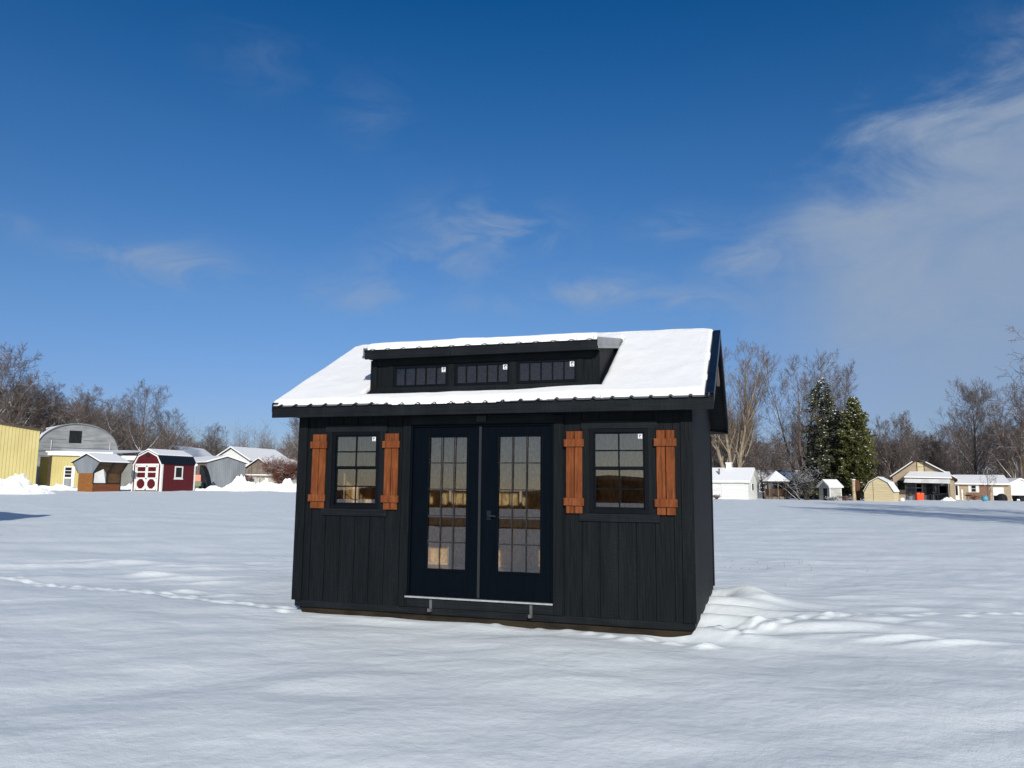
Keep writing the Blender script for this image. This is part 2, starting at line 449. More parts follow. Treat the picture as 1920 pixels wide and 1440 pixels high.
# ------------------------------------------------------------------ the snow field, one sheet to the horizon
def build_ground():
    dist = [1.2, 1.8, 2.4, 3.0]
    v = 1/3.4
    step = 0.00064
    while v > 1/110.0:
        dist.append(1/v); v -= step
        step = (0.00032 if 9.3 < 1/v < 19 else 0.0006) if 1/v < 28 else 0.0004
    last = dist[-1]
    while last < 4200: last *= 1.12; dist.append(last)
    dist = np.array(dist)
    front = np.linspace(-.66, .66, 780)
    side = np.linspace(.66, 2*np.pi-.66, 90)[1:-1]
    ang = np.concatenate([front, side])
    A, Dd = np.meshgrid(ang, dist)
    x = Dd*np.sin(A); y = Dd*np.cos(A)
    z = snow_height(x, y)
    far = np.hypot(x, y) > 140
    z = np.where(far, base_ground(x, y), z)
    for fx, fy, dx, dy, ln, wd, h in FEAT:
        n = math.hypot(dx, dy); dx /= n; dy /= n
        R = 2.6*max(ln, wd)
        ii = np.where((np.abs(x-fx) < R) & (np.abs(y-fy) < R))
        if len(ii[0]) == 0: continue
        ax = x[ii]-fx; ay = y[ii]-fy
        a = (ax*dx + ay*dy)/ln; c = (-ax*dy + ay*dx)/wd
        z[ii] += h*np.exp(-(a*a + c*c)*1.3)
    nr, na = x.shape
    co = np.stack([x, y, z], -1).reshape(-1, 3)
    i = np.arange(nr-1)[:, None]*na; j = np.arange(na)[None, :]; j2 = (j+1) % na
    faces = np.stack([i+j, i+j2, i+na+j2, i+na+j], -1).reshape(-1, 4)
    co = np.vstack([co, [[0, 0, 0.0]]]); 
    me = bpy.data.meshes.new('snow_field')
    me.vertices.add(len(co)); me.vertices.foreach_set('co', co.ravel())
    tri = np.stack([np.full(na, len(co)-1), np.arange(na), (np.arange(na)+1) % na], -1)
    nl = faces.size + tri.size
    me.loops.add(nl); me.loops.foreach_set('vertex_index', np.concatenate([faces[:, ::-1].ravel(), tri[:, ::-1].ravel()]).astype(np.int32))
    npoly = len(faces)+len(tri)
    me.polygons.add(npoly)
    ls = np.concatenate([np.arange(len(faces))*4, faces.size + np.arange(len(tri))*3]).astype(np.int32)
    me.polygons.foreach_set('loop_start', ls)
    me.polygons.foreach_set('loop_total', np.concatenate([np.full(len(faces), 4), np.full(len(tri), 3)]).astype(np.int32))
    me.polygons.foreach_set('use_smooth', np.ones(npoly, bool))
    me.update(calc_edges=True); me.validate()
    me.materials.append(M['snow'])
    o = bpy.data.objects.new('snow_field', me); COL.objects.link(o); o['kind'] = 'structure'
    # make sure faces look up
    if me.polygons[1000].normal.z < 0: me.flip_normals()
    return o
build_ground()

# land behind the camera, seen only as reflections in the panes
mb = MB()
hb = random.Random(2)
N = 60; prev = None
for i in range(N+1):
    t = -1.15 + 2.3*i/N
    r = 330; x, y = r*math.sin(PI+t), r*math.cos(PI+t)
    h = 8 + 3.0*math.sin(i*.33) + 1.6*math.sin(i*.9+1) + hb.uniform(-.5, .5)
    cur = ((x, y, -1), (x*1.02, y*1.02, h*.8), (x*1.09, y*1.09, h))
    if prev:
        mb.quad(prev[0], cur[0], cur[1], prev[1]); mb.quad(prev[1], cur[1], cur[2], prev[2])
    prev = cur
o = mb.build('wooded_hills', M['hill']); o['kind'] = 'structure'
mb = MB()
for i in range(40):
    x0 = -60 + 3*i; a0 = -24 + math.sin(i*.7)*1.2; b0 = -47 + math.sin(i*.5)*1.5
    x1 = x0+3; a1 = -24 + math.sin((i+1)*.7)*1.2; b1 = -47 + math.sin((i+1)*.5)*1.5
    mb.quad((x0, b0, .09), (x1, b1, .09), (x1, a1, .09), (x0, a0, .09))
o = mb.build('dry_verge', M['reed']); o['kind'] = 'structure'

# ------------------------------------------------------------------ the black shed
shed = thing('garden_shed', 'black garden shed with cedar shutters and a long dormer in its snowy roof', 'shed', (SX, SY, 0), SA)
SL = .523                      # roof slope
OV, EV = .256, .2635
def zr(v): return 2.585 + SL*(v+EV) if v <= D/2 else 2.585 + SL*(D-v+EV)
ZRIDGE = zr(D/2)
def ub(mb, u0, u1, v0, v1, z0, z1): return mb.box(-u1, -u0, v0, v1, z0, z1)

OPEN = [(3.75,4.405,1.335,2.277), (.47,1.125,1.335,2.277), (1.545,3.332,.33,2.352)]
def cells(mb, u0, u1, z0, z1, openings, v0, v1, gap=0, pitch=.203, bev=0):
    n = int(math.ceil((u1-u0)/pitch - 1e-6)) if pitch else 1
    edges = [(u0 + i*pitch, min(u0+(i+1)*pitch, u1)) for i in range(n)] if pitch else [(u0, u1)]
    for a, b in edges:
        cuts = sorted({a, b} | {o[0] for o in openings if a < o[0] < b} | {o[1] for o in openings if a < o[1] < b})
        for c, d in zip(cuts[:-1], cuts[1:]):
            mid = (c+d)/2; segs = [(z0, z1)]
            for o in openings:
                if o[0] < mid < o[1]:
                    ns = []
                    for s, e in segs:
                        if o[2] > s: ns.append((s, min(e, o[2])))
                        if o[3] < e: ns.append((max(s, o[3]), e))
                    segs = [q for q in ns if q[1]-q[0] > 1e-4]
            cc = c + (gap if c == a else 0); dd = d - (gap if d == b else 0)
            for s, e in segs: ub(mb, cc, dd, v0, v1, s, e)
    return mb
# front wall: boards, dark sheathing behind the grooves
mb = MB(); cells(mb, 0.0, W, .205, 2.50, OPEN, 0, .012, .0042); cells(mb, 0.002, W-.002, .2, 2.5, OPEN, .0125, .02, 0, 0)
mb.build('front_wall', M['black'], shed)
mb = MB(); cells(mb, .02, W-.02, .24, 2.5, OPEN, .022, .11, 0, 0); mb.build('front_framing', M['stud'], shed)
# gable walls
def gable(u_out, sgn, name, lname):
    mb = MB(); n = 18; p = D/n
    x0 = -u_out; x1 = x0 - sgn*.012; x2 = x1 - sgn*.008
    for i in range(n):
        a, b = i*p+.0065, (i+1)*p-.0065
        if i == 0: a = .0
        pts = [(x0,a,.205),(x0,b,.205),(x0,b,zr(b)-.09)]
        if a < D/2 < b: pts.append((x0,D/2,ZRIDGE-.09))
        pts.append((x0,a,zr(a)-.09))
        mb.extr(pts, (x1-x0,0,0))
    mb.extr([(x1-sgn*.0006,.004,.2),(x1-sgn*.0006,D-.004,.2),(x1-sgn*.0006,D-.004,zr(D)-.09),(x1-sgn*.0006,D/2,ZRIDGE-.09),(x1-sgn*.0006,.004,zr(0)-.09)], (x2-x1,0,0))
    mb.build(name, M['black'], shed)
    mb = MB()
    xi = x2 - sgn*.002
    mb.extr([(xi,.115,.335),(xi,D-.09,.335),(xi,D-.09,zr(D)-.15),(xi,D/2,ZRIDGE-.12),(xi,.115,zr(.115)-.15)], (-sgn*.006,0,0))
    mb.build(lname, M['osb'], shed)
    mb = MB()
    for i in range(8):
        v = .13 + i*.405
        mb.box(xi-sgn*.007, xi-sgn*.09, v, v+.04, .335, 2.42)
    mb.box(xi-sgn*.008, xi-sgn*.089, .12, D-.1, 2.421, 2.50)
    mb.build('wall_studs', M['stud'], shed)
gable(0, 1, 'right_wall', 'right_lining'); gable(W, -1, 'left_wall', 'left_lining')
mb = MB(); cells(mb, 0, W, .205, 2.5, [], D-.012, D, .003); mb.build('back_wall', M['black'], shed)
mb = MB(); ub(mb, .03, W-.03, D-.026, D-.014, .335, 2.5); mb.build('back_lining', M['osb'], shed)
mb = MB()
for i in range(12):
    u = .12 + i*.405; ub(mb, u, u+.04, D-.115, D-.027, .336, 2.45)
ub(mb, .12, W-.12, D-.116, D-.0265, .3355, .375)
mb.build('wall_studs', M['stud'], shed)
mb = MB(); ub(mb, .03, W-.03, .03, D-.03, .24, .333); mb.build('floor', M['floor'], shed)
# underside framing
mb = MB()
ub(mb, .018, W-.018, .008, .022, .128, .204); ub(mb, .018, W-.018, D-.03, D-.01, .128, .204)
mb.box(-.03, -.006, .03, D-.04, .128, .204); mb.box(-W+.006, -W+.03, .03, D-.04, .128, .204)
build_each(mb, 'skirt_board', M['blackh'], shed)
for v in (.06, 1.15, 2.25, 3.36):
    mb = MB(); mb.hexa([(-W+.12,v,.0),(-.10,v,.0),(-.10,v+.1,.0),(-W+.12,v+.1,.0)], [(-W+.05,v,.127),(-.012,v,.127),(-.012,v+.1,.127),(-W+.05,v+.1,.127)])
    mb.build('skid', M['skid'], shed)
# corner boards
for uu in (0, W):
    mb = MB()
    if uu == 0:
        ub(mb, -.016, .115, -.018, -.001, .205, 2.47)
    else:
        ub(mb, W-.115, W+.016, -.018, -.001, .205, 2.47)
    mb.build('corner_board', M['black'], shed)
    mb = MB()
    if uu == 0: mb.box(.001, .0155, D-.11, D+.018, .20, 2.40)
    else: mb.box(-W-.0155, -W-.001, D-.11, D+.018, .20, 2.40)
    mb.build('corner_board', M['black'], shed)

# roof: fascias, soffits, ribbed sheets
mb = MB(); ub(mb, -OV+.002, W+OV-.002, -EV, -EV+.022, 2.45, 2.583); mb.build('front_fascia', M['blackh'], shed)
mb = MB(); ub(mb, -OV+.002, W+OV-.002, D+EV-.022, D+EV, 2.45, 2.572); mb.build('back_fascia', M['blackh'], shed)
mb = MB(); ub(mb, -.018, W+.018, -EV+.023, -.02, 2.462, 2.47); ub(mb, -.018, W+.018, D+.02, D+EV-.023, 2.462, 2.47); build_each(mb, 'eave_soffit', M['blackh'], shed)
for side in (0, 1):
    x_out = OV if side == 0 else -W-OV
    sg = 1 if side == 0 else -1
    for hf in (0, 1):
        va, vb = (-EV-.002, D/2) if hf == 0 else (D+EV+.002, D/2)
        mb = MB()
        mb.extr([(x_out,va,zr(-EV)-.13 if hf == 0 else zr(D+EV)-.13),(x_out,vb,ZRIDGE-.135),(x_out,vb,ZRIDGE-.012),(x_out,va,2.573)], (-sg*.022,0,0))
        mb.build('rake_fascia', M['blackh'], shed)
        # metal rake trim wrapping the edge
        mb = MB()
        e = .03; dz = .033
        z0, z1 = 2.585 + .012, ZRIDGE + .016
        mb.extr([(x_out+sg*.006,va,z0-.075),(x_out+sg*.006,va,z0+dz),(x_out-sg*.075,va,z0+dz),(x_out-sg*.075,va,z0+dz-.006),(x_out+sg*.001,va,z0+dz-.006),(x_out+sg*.001,va,z0-.075)], (0, vb-va, z1-z0))
        mb.build('rake_trim', M['metal'], shed)
    # boarded soffit in the gable overhang, lapped boards
    mb = MB(); nb = 10
    xa, xb = (.001, OV-.024) if side == 0 else (-W-.001, -W-OV+.024)
    for hf in (0, 1):
        for i in range(nb):
            f0, f1 = i/nb, (i+1)/nb
            va = -EV+.03 + (D/2+EV-.05)*f0; vb = -EV+.03 + (D/2+EV-.05)*f1 - .006
            if hf: va, vb = D-va, D-vb
            za, zb = zr(va)-.088, zr(vb)-.080
            lo = min(xa, xb); hi = max(xa, xb)
            mb.hexa([(lo,va,za-.01),(hi,va,za-.01),(hi,vb,zb-.01),(lo,vb,zb-.01)], [(lo,va,za),(hi,va,za),(hi,vb,zb),(lo,vb,zb)])
    mb.build('gable_soffit', M['blackh'], shed)
# added pale strip, coloured as the sunlit rear soffit of the right overhang
mb = MB(); mb.extr([(.16,D/2+.12,zr(D/2+.12)-.10),(.16,D/2+.80,zr(D/2+.80)-.10),(.16,D/2+.80,zr(D/2+.80)-.18),(.16,D/2+.12,zr(D/2+.12)-.18)], (.04,0,0)); mb.build('sunlit_soffit_strip', pm('sunlit_soffit_tone', (.33,.25,.21), (.27,.2,.17), (6,6,6), .8, .1), shed)

DU0, DU1, DV0 = 1.03, 3.935, .08
HOLE = (DU0+.06, DU1-.06, DV0+.12, 1.42)
def rib(u):
    t = ((u+OV) % .21)
    if t < .018: return .017*t/.018
    if t < .036: return .017
    if t < .054: return .017*(1-(t-.036)/.018)
    return 0
us = []
u = -OV + .012
while u < W+OV-.012:
    base = (u+OV) - ((u+OV) % .21) - OV
    us += [base + q for q in (.0, .018, .036, .054)]
    u = base + .2101
us = sorted({round(q, 4) for q in us if -OV+.008 < q < W+OV-.008} | {round(-OV+.008, 4), round(W+OV-.008, 4), HOLE[0], HOLE[1]})
def roof_sheet(front):
    mb = MB()
    vs = [-EV-.022, HOLE[2], HOLE[3], D/2] if front else [D/2, D+EV+.022]
    for a, b in zip(us[:-1], us[1:]):
        for c, d in zip(vs[:-1], vs[1:]):
            if front and a >= HOLE[0]-1e-6 and b <= HOLE[1]+1e-6 and c >= HOLE[2]-1e-6 and d <= HOLE[3]+1e-6: continue
            f = lambda u, v: (-u, v, (zr(v)) + rib(u) + .002)
            mb.quad(f(b,c), f(a,c), f(a,d), f(b,d))
    o = mb.build('metal_roof', M['metal'], shed)
    md = o.modifiers.new('thickness', 'SOLIDIFY'); md.thickness = .004; md.offset = 1
roof_sheet(True); roof_sheet(False)
# roof deck with its opening under the dormer
mb = MB()
def deck(u0, u1, v0, v1):
    t0, t1 = .012, .07
    mb.hexa([(-u1,v0,zr(v0)-t1),(-u0,v0,zr(v0)-t1),(-u0,v1,zr(v1)-t1),(-u1,v1,zr(v1)-t1)], [(-u1,v0,zr(v0)-t0),(-u0,v0,zr(v0)-t0),(-u0,v1,zr(v1)-t0),(-u1,v1,zr(v1)-t0)])
e = .0235
e2 = .06
deck(-OV+e, HOLE[0], -EV+e2, D/2); deck(HOLE[1], W+OV-e, -EV+e2, D/2); deck(HOLE[0], HOLE[1], -EV+e2, HOLE[2]); deck(HOLE[0], HOLE[1], HOLE[3], D/2)
deck(-OV+e, W+OV-e, D/2+.001, D+EV-e)
mb.build('roof_deck', M['osb'], shed)
mb = MB(); mb.extr([(OV-.01,D/2-.12,ZRIDGE-.03),(OV-.01,D/2,ZRIDGE+.045),(OV-.01,D/2+.12,ZRIDGE-.03),(OV-.01,D/2,ZRIDGE+.034)], (-(W+2*OV-.02),0,0)); mb.build('ridge_cap', M['metal'], shed)

# dormer
DWIN = [(1.308,2.003,2.852,3.088),(2.127,2.799,2.848,3.082),(2.920,3.616,2.845,3.078)]
DOP = [(a-.02,b+.02,c-.02,d+.02) for a, b, c, d in DWIN]
def zd(v): return 3.283 + .172*(v+.1)
VEND = 1.60
dorm = MB()
cells(dorm, DU0, DU1, zr(DV0)-.02, zd(DV0)-.03, DOP, DV0, DV0+.014, .003)
cells(dorm, DU0+.004, DU1-.004, zr(DV0)-.02, zd(DV0)-.03, DOP, DV0+.0145, DV0+.022, 0, 0)
dm = dorm.build('dormer_wall', M['black'], shed)
for uu, sg in ((DU0, 1), (DU1, -1)):
    x = -uu; mb = MB(); n = 14
    for i in range(n):
        a = DV0 + (VEND-DV0)*i/n + (.003 if i else 0); b = DV0 + (VEND-DV0)*(i+1)/n - .003
        za, zb = zr(a)-.01, zr(b)-.01; ta, tb = zd(a)-.028, zd(b)-.028
        if tb - zb < .01: continue
        mb.extr([(x,a,za),(x,b,zb),(x,b,tb),(x,a,ta)], (-sg*.014,0,0))
    mb.extr([(x-sg*.015,DV0+.024,zr(DV0)-.01),(x-sg*.015,VEND-.06,zr(VEND-.06)-.01),(x-sg*.015,VEND-.06,zd(VEND-.06)-.03),(x-sg*.015,DV0+.024,zd(DV0)-.03)], (-sg*.01,0,0))
    mb.build('side_wall', M['black'], dm)
mb = MB()
ub(mb, DU0-.012, DU0+.075, DV0-.016, DV0-.001, zr(DV0)-.01, 3.18); ub(mb, DU1-.075, DU1+.012, DV0-.016, DV0-.001, zr(DV0)-.01, 3.18)
build_each(mb, 'corner_trim', M['black'], dm)
mb = MB()
ub(mb, DU0+.077, DU1-.077, DV0-.015, DV0-.001, 2.765, 2.825); ub(mb, DU0+.077, DU1-.077, DV0-.014, DV0-.001, 3.108, 3.185)
build_each(mb, 'horizontal_trim', M['blackh'], dm)
mb = MB()
for a, b in ((2.023,2.107),(2.819,2.9),(1.215,1.288),(3.636,3.71)): ub(mb, a, b, DV0-.013, DV0-.001, 2.826, 3.107)
build_each(mb, 'mullion_board', M['black'], dm)
# dormer roof
mb = MB(); ub(mb, DU0-.014, DU1+.014, -.10, -.08, 3.172, 3.281); mb.build('dormer_fascia', M['blackh'], dm)
mb = MB(); ub(mb, DU0-.01, DU1+.01, -.079, DV0-.017, 3.186, 3.193); mb.build('dormer_soffit', M['blackh'], dm)
mb = MB(); n = 40
du = [DU0-.022 + (DU1-DU0+.044)*i/ (14*8) for i in range(14*8+1)]
def drib(i): return .015 if (i % 8) in (3, 4) else 0
for i in range(len(du)-1):
    f = lambda k, v: (-du[k], v, zd(v) + drib(k))
    mb.quad(f(i+1,-.12), f(i,-.12), f(i,VEND+.06), f(i+1,VEND+.06))
o = mb.build('dormer_roof', M['metal'], dm); md = o.modifiers.new('thickness', 'SOLIDIFY'); md.thickness = .004; md.offset = 1
mb = MB()
mb.hexa([(-DU1+.01,-.04,zd(-.04)-.05),(-DU0-.01,-.04,zd(-.04)-.05),(-DU0-.01,VEND,zd(VEND)-.05),(-DU1+.01,VEND,zd(VEND)-.05)],
        [(-DU1+.01,-.04,zd(-.04)-.008),(-DU0-.01,-.04,zd(-.04)-.008),(-DU0-.01,VEND,zd(VEND)-.008),(-DU1+.01,VEND,zd(VEND)-.008)])
mb.build('dormer_deck', M['osb'], dm)
for x, sg in ((-DU0+.023, 1), (-DU1-.023, -1)):
    mb = MB()
    mb.extr([(x,-.12,zd(-.12)-.070),(x,VEND,zd(VEND)-.070),(x,VEND,zd(VEND)+.03),(x,-.12,zd(-.12)+.03)], (sg*.006,0,0))
    mb.extr([(x+sg*.006,-.12,zd(-.12)-.10),(x+sg*.006,VEND,zd(VEND)-.10),(x+sg*.006,VEND,zd(VEND)-.065),(x+sg*.006,-.12,zd(-.12)-.065)], (sg*.012,0,0))
    for v in (-.08, .30, .7):
        mb.lathe([(.011,0),(.011,.012)], 8, (0,0,0)) if False else mb.box(x+sg*.018, x+sg*.026, v-.009, v+.009, zd(v)-.092, zd(v)-.074)
    mb.build('rake_flashing', M['flash'], dm)
# dormer windows
def sticker(u1, z1, v, parent, s=.042):
    """white square manufacturer's sticker with a round black mark at the upper corner of a pane"""
    o = MB().box(-(u1+s), -u1, v-.004, v-.002, z1-s*1.12, z1).build('sticker', M['sticker'], parent)
    cx, cz = -(u1+s/2), z1-s*.42; r = s*.30
    mb = MB(); pts = []
    n = 18
    for i in range(n+1):
        t = -.3 + 5.2*i/n; pts.append((t, r))
    for (t0, _), (t1, _) in zip(pts[:-1], pts[1:]):
        w = .42
        mb.quad((cx+r*math.cos(t0), v-.006, cz+r*math.sin(t0)), (cx+r*math.cos(t1), v-.006, cz+r*math.sin(t1)),
                (cx+r*w*math.cos(t1)-.0*r, v-.006, cz+r*w*math.sin(t1)), (cx+r*w*math.cos(t0), v-.006, cz+r*w*math.sin(t0)))
    mb.box(cx-r*.75, cx+r*.75, v-.0062, v-.0058, z1-s*.98, z1-s*.88)
    mb.build('mark', M['ink'], o)
for a, b, c, d in DWIN:
    mb = MB(); f = .02; v0, v1 = DV0-.008, DV0+.05
    ub(mb, a-f, a+.012, v0, v1, c-f, d+f); ub(mb, b-.012, b+f, v0, v1, c-f, d+f); ub(mb, a+.0125, b-.0125, v0, v1, c-f, c+.012); ub(mb, a+.0125, b-.0125, v0, v1, d-.012, d+f)
    for k in range(1, 5):
        uu = a + (b-a)*k/5; ub(mb, uu-.008, uu+.008, DV0+.0, DV0+.006, c+.0125, d-.0125)
    w = mb.build('transom_window', M['vinyl'], dm)
    tz = .0125*(d-c)
    MB().hexa([(-b+.012,DV0+.008,c+.012),(-a-.012,DV0+.008,c+.012),(-a-.012,DV0+.011,c+.012),(-b+.012,DV0+.011,c+.012)],
              [(-b+.012,DV0+.008+tz,d-.012),(-a-.012,DV0+.008+tz,d-.012),(-a-.012,DV0+.011+tz,d-.012),(-b+.012,DV0+.011+tz,d-.012)]).build('pane', M['topglass'], w)
    sticker(a+.012, d-.012, DV0+.006, w, .055)
    mb = MB()
    ub(mb, a-.045, a-.022, DV0+.025, DV0+.11, c-.02, d+.02); ub(mb, b+.022, b+.045, DV0+.025, DV0+.11, c-.02, d+.02)
    build_each(mb, 'jamb', M['stud'], w)

# main windows
for (a, b, z0, z1) in OPEN[:2]:
    mb = MB(); v0, v1 = -.012, .07; f = .042
    ub(mb, a+.001, a+f, v0, v1, z0+.001, z1-.001); ub(mb, b-f, b-.001, v0, v1, z0+.001, z1-.001); ub(mb, a+f, b-f, v0, v1, z0+.001, z0+f); ub(mb, a+f, b-f, v0, v1, z1-f, z1-.001)
    w = mb.build('window', M['vinyl'], shed)
    zm = (z0+z1)/2 + .015
    for nm, s0, s1, vv in (('upper_sash', zm+.005, z1-f, .006), ('lower_sash', z0+f, zm+.012, .024)):
        mb = MB(); q = .018
        a2, b2 = a+f+.001, b-f-.001
        ub(mb, a2, a2+q, vv, vv+.018, s0, s1-.001); ub(mb, b2-q, b2, vv, vv+.018, s0, s1-.001); ub(mb, a2+q, b2-q, vv, vv+.018, s0, s0+q+.01); ub(mb, a2+q, b2-q, vv, vv+.018, s1-q, s1-.001)
        um = (a2+b2)/2; zc = (s0+s1)/2
        ub(mb, um-.008, um+.008, vv-.004, vv+.001, s0+q, s1-q); ub(mb, a2+q, b2-q, vv-.0035, vv+.0005, zc-.008, zc+.008)
        sa = mb.build(nm, M['vinyl'], w)
        g0, g1 = s0+q, s1-q; t = .0125*(g1-g0)*.6
        MB().hexa([(-b2+q,vv+.003,g0),(-a2-q,vv+.003,g0),(-a2-q,vv+.005,g0),(-b2+q,vv+.005,g0)], [(-b2+q,vv+.003+t,g1),(-a2-q,vv+.003+t,g1),(-a2-q,vv+.005+t,g1),(-b2+q,vv+.005+t,g1)]).build('pane', M['glass'], sa)
        if nm == 'upper_sash': sticker(a2+q+.004, g1-.004, vv+.001, w, .046)
    mb = MB()
    ub(mb, a-.085, a-.001, -.019, -.001, z0-.002, z1+.0); ub(mb, b+.001, b+.085, -.019, -.001, z0-.002, z1+.0)
    build_each(mb, 'side_casing', M['black'], shed)
    mb = MB(); ub(mb, a-.10, b+.10, -.021, -.001, z1+.001, z1+.085); mb.build('head_casing', M['blackh'], shed)
    mb = MB(); ub(mb, a-.12, b+.12, -.024, -.001, z0-.088, z0-.003); mb.build('window_sill', M['blackh'], shed)
    mb = MB(); ub(mb, a+.001, a+.022, .0705, .115, z0, z1); ub(mb, b-.022, b-.001, .0705, .115, z0, z1); build_each(mb, 'window_jamb', M['stud'], shed)
# shutters
for a, b in ((.180,.378),(1.206,1.392),(3.486,3.668),(4.484,4.674)):
    mb = MB(); mid = (a+b)/2
    ub(mb, a, mid-.004, -.040, -.020, 1.33, 2.25); ub(mb, mid+.004, b, -.040, -.020, 1.33, 2.25)
    s = mb.build('shutter', M['shutter'], shed)
    for z0, z1 in ((1.416,1.50),(2.075,2.158)):
        B(-(b+.022), -(a-.022), -.060, -.041, z0, z1).build('batten', M['shutter'], s)
    md = s.modifiers.new('bevel', 'BEVEL'); md.width = .003; md.segments = 1
# double doors
mb = MB()
ub(mb, 1.546, 1.572, -.012, .09, .332, 2.35); ub(mb, 3.305, 3.331, -.012, .09, .332, 2.35); ub(mb, 1.573, 3.304, -.012, .09, 2.325, 2.35)
mb.build('door_frame', M['door'], shed)
mb = MB(); ub(mb, 1.435, 1.543, -.019, -.001, .205, 2.44); ub(mb, 3.334, 3.435, -.019, -.001, .205, 2.44); build_each(mb, 'door_casing', M['black'], shed)
mb = MB(); ub(mb, 1.544, 3.333, -.017, -.001, 2.354, 2.455); mb.build('door_head_casing', M['blackh'], shed)
for (a, b, g0, g1) in ((1.576,2.436,1.700,2.215),(2.444,3.302,2.605,3.098)):
    mb = MB(); z0, z1 = .334, 2.322; p0, p1 = .648, 2.205; v0, v1 = .012, .056
    ub(mb, a, g0, v0, v1, z0, z1); ub(mb, g1, b, v0, v1, z0, z1); ub(mb, g0+.0002, g1-.0002, v0, v1, z0, p0); ub(mb, g0+.0002, g1-.0002, v0, v1, p1, z1)
    dr = mb.build('door', M['door'], shed)
    mb = MB(); q = .026
    for (x0, x1, y0, y1) in ((g0-q,g0+.006,p0-q,p1+q),(g1-.006,g1+q,p0-q,p1+q),(g0+.0065,g1-.0065,p0-q,p0+.006),(g0+.0065,g1-.0065,p1-.006,p1+q)):
        ub(mb, x0, x1, .001, .0115, y0, y1)
    o = mb.build('glazing_bead', M['door'], dr); md = o.modifiers.new('bevel', 'BEVEL'); md.width = .005; md.segments = 2
    t = .0125*(p1-p0)
    MB().hexa([(-g1,.016,p0),(-g0,.016,p0),(-g0,.018,p0),(-g1,.018,p0)], [(-g1,.016+t,p1),(-g0,.016+t,p1),(-g0,.018+t,p1),(-g1,.018+t,p1)]).build('pane', M['glass'], dr)
    mb = MB()
    for k in (1, 2):
        uu = g0 + (g1-g0)*k/3; ub(mb, uu-.006, uu+.006, .004, .0105, p0+.0062, p1-.0062)
    for k in range(1, 5):
        zz = p0 + (p1-p0)*k/5; ub(mb, g0+.0062, g1-.0062, .0045, .010, zz-.006, zz+.006)
    mb.build('grille', M['grille'], dr)
    if a < 2:
        mb = MB(); ub(mb, 2.30, 2.352, .004, .0115, 1.235, 1.34); h = mb.build('handle', M['metal'], dr)
        mb = MB(); mb.tube([(-2.327,.004,1.285),(-2.327,-.035,1.285),(-2.32,-.045,1.284),(-2.225,-.045,1.278)], [.011,.011,.010,.008], 8); mb.build('lever', M['astragal'], h)
mb = MB(); ub(mb, 2.425, 2.455, -.004, .0115, .345, 2.322); mb.build('astragal', M['astragal'], shed)
mb = MB(); ub(mb, 1.548, 3.352, -.034, .011, .312, .330); mb.build('threshold', M['alu'], shed)
mb = MB(); ub(mb, 1.545, 3.332, -.016, -.001, .207, .30); mb.build('sill_apron', M['blackh'], shed)
for u in (3.02, 1.80):
    mb = MB(); ub(mb, u-.016, u+.016, -.024, -.0165, .168, .300); ub(mb, u-.016, u+.016, -.075, -.0245, .168, .176); ub(mb, u-.016, u+.016, -.082, -.0755, .168, .205); ub(mb, u-.022, u-.0165, -.076, -.0245, .168, .202)
    mb.build('step_bracket', M['steel'], shed)
mb = MB()
for k in range(3): ub(mb, 2.36, 2.48, -.048+.004*k, -.022, 2.385+.022*k, 2.402+.022*k)
ub(mb, 2.365, 2.475, -.0218, -.0175, 2.38, 2.45)
mb.build('door_vent', M['astragal'], shed)

# snow lying on roofs: thick rounded sheet, cut to an outline
def snow_sheet(f_plane, inside, u0, u1, v0, v1, step, T, w, parent, name='snow_cover', seed=0, mat=None):
    nu = int((u1-u0)/step)+1; nv = int((v1-v0)/step)+1
    U_, V_ = np.meshgrid(np.linspace(u0, u1, nu), np.linspace(v0, v1, nv))
    d = inside(U_, V_)                     # metres inside the outline
    tt = np.clip(d/w, 0, 1)
    h = T*(.36 + .64*np.sqrt(np.clip(1-(1-tt)**2, 0, 1)))
    h = h*(1 + .22*fbm(U_*1.3+seed, V_*1.3, 3))
    ok = d > -.001
    Z = f_plane(U_, V_) + np.where(ok, h, 0) 
    idx = -np.ones(U_.shape, int); mb = MB()
    for i in range(nv-1):
        for j in range(nu-1):
            if ok[i,j] and ok[i+1,j] and ok[i,j+1] and ok[i+1,j+1]:
                q = []
                for (a, b) in ((i,j),(i,j+1),(i+1,j+1),(i+1,j)):
                    if idx[a,b] < 0:
                        idx[a,b] = len(mb.v); mb.v.append((-float(U_[a,b]), float(V_[a,b]), float(Z[a,b])))
                    q.append(idx[a,b])
                mb.f.append(tuple(reversed(q)))
    # close the cut edge down to the roof
    cnt = {}
    for f in mb.f:
        for a, b in zip(f, f[1:]+f[:1]): cnt[(a, b)] = 1
    low = {}
    def dn(k):
        if k not in low:
            x, y, z = mb.v[k]; low[k] = len(mb.v)
            mb.v.append((x, y, float(f_plane(np.array(-x), np.array(y))) - .004))
        return low[k]
    for (a, b) in list(cnt):
        if (b, a) not in cnt: mb.f.append((b, a, dn(a), dn(b)))
    return mb.build(name, mat or M['roof_snow'], parent, True)
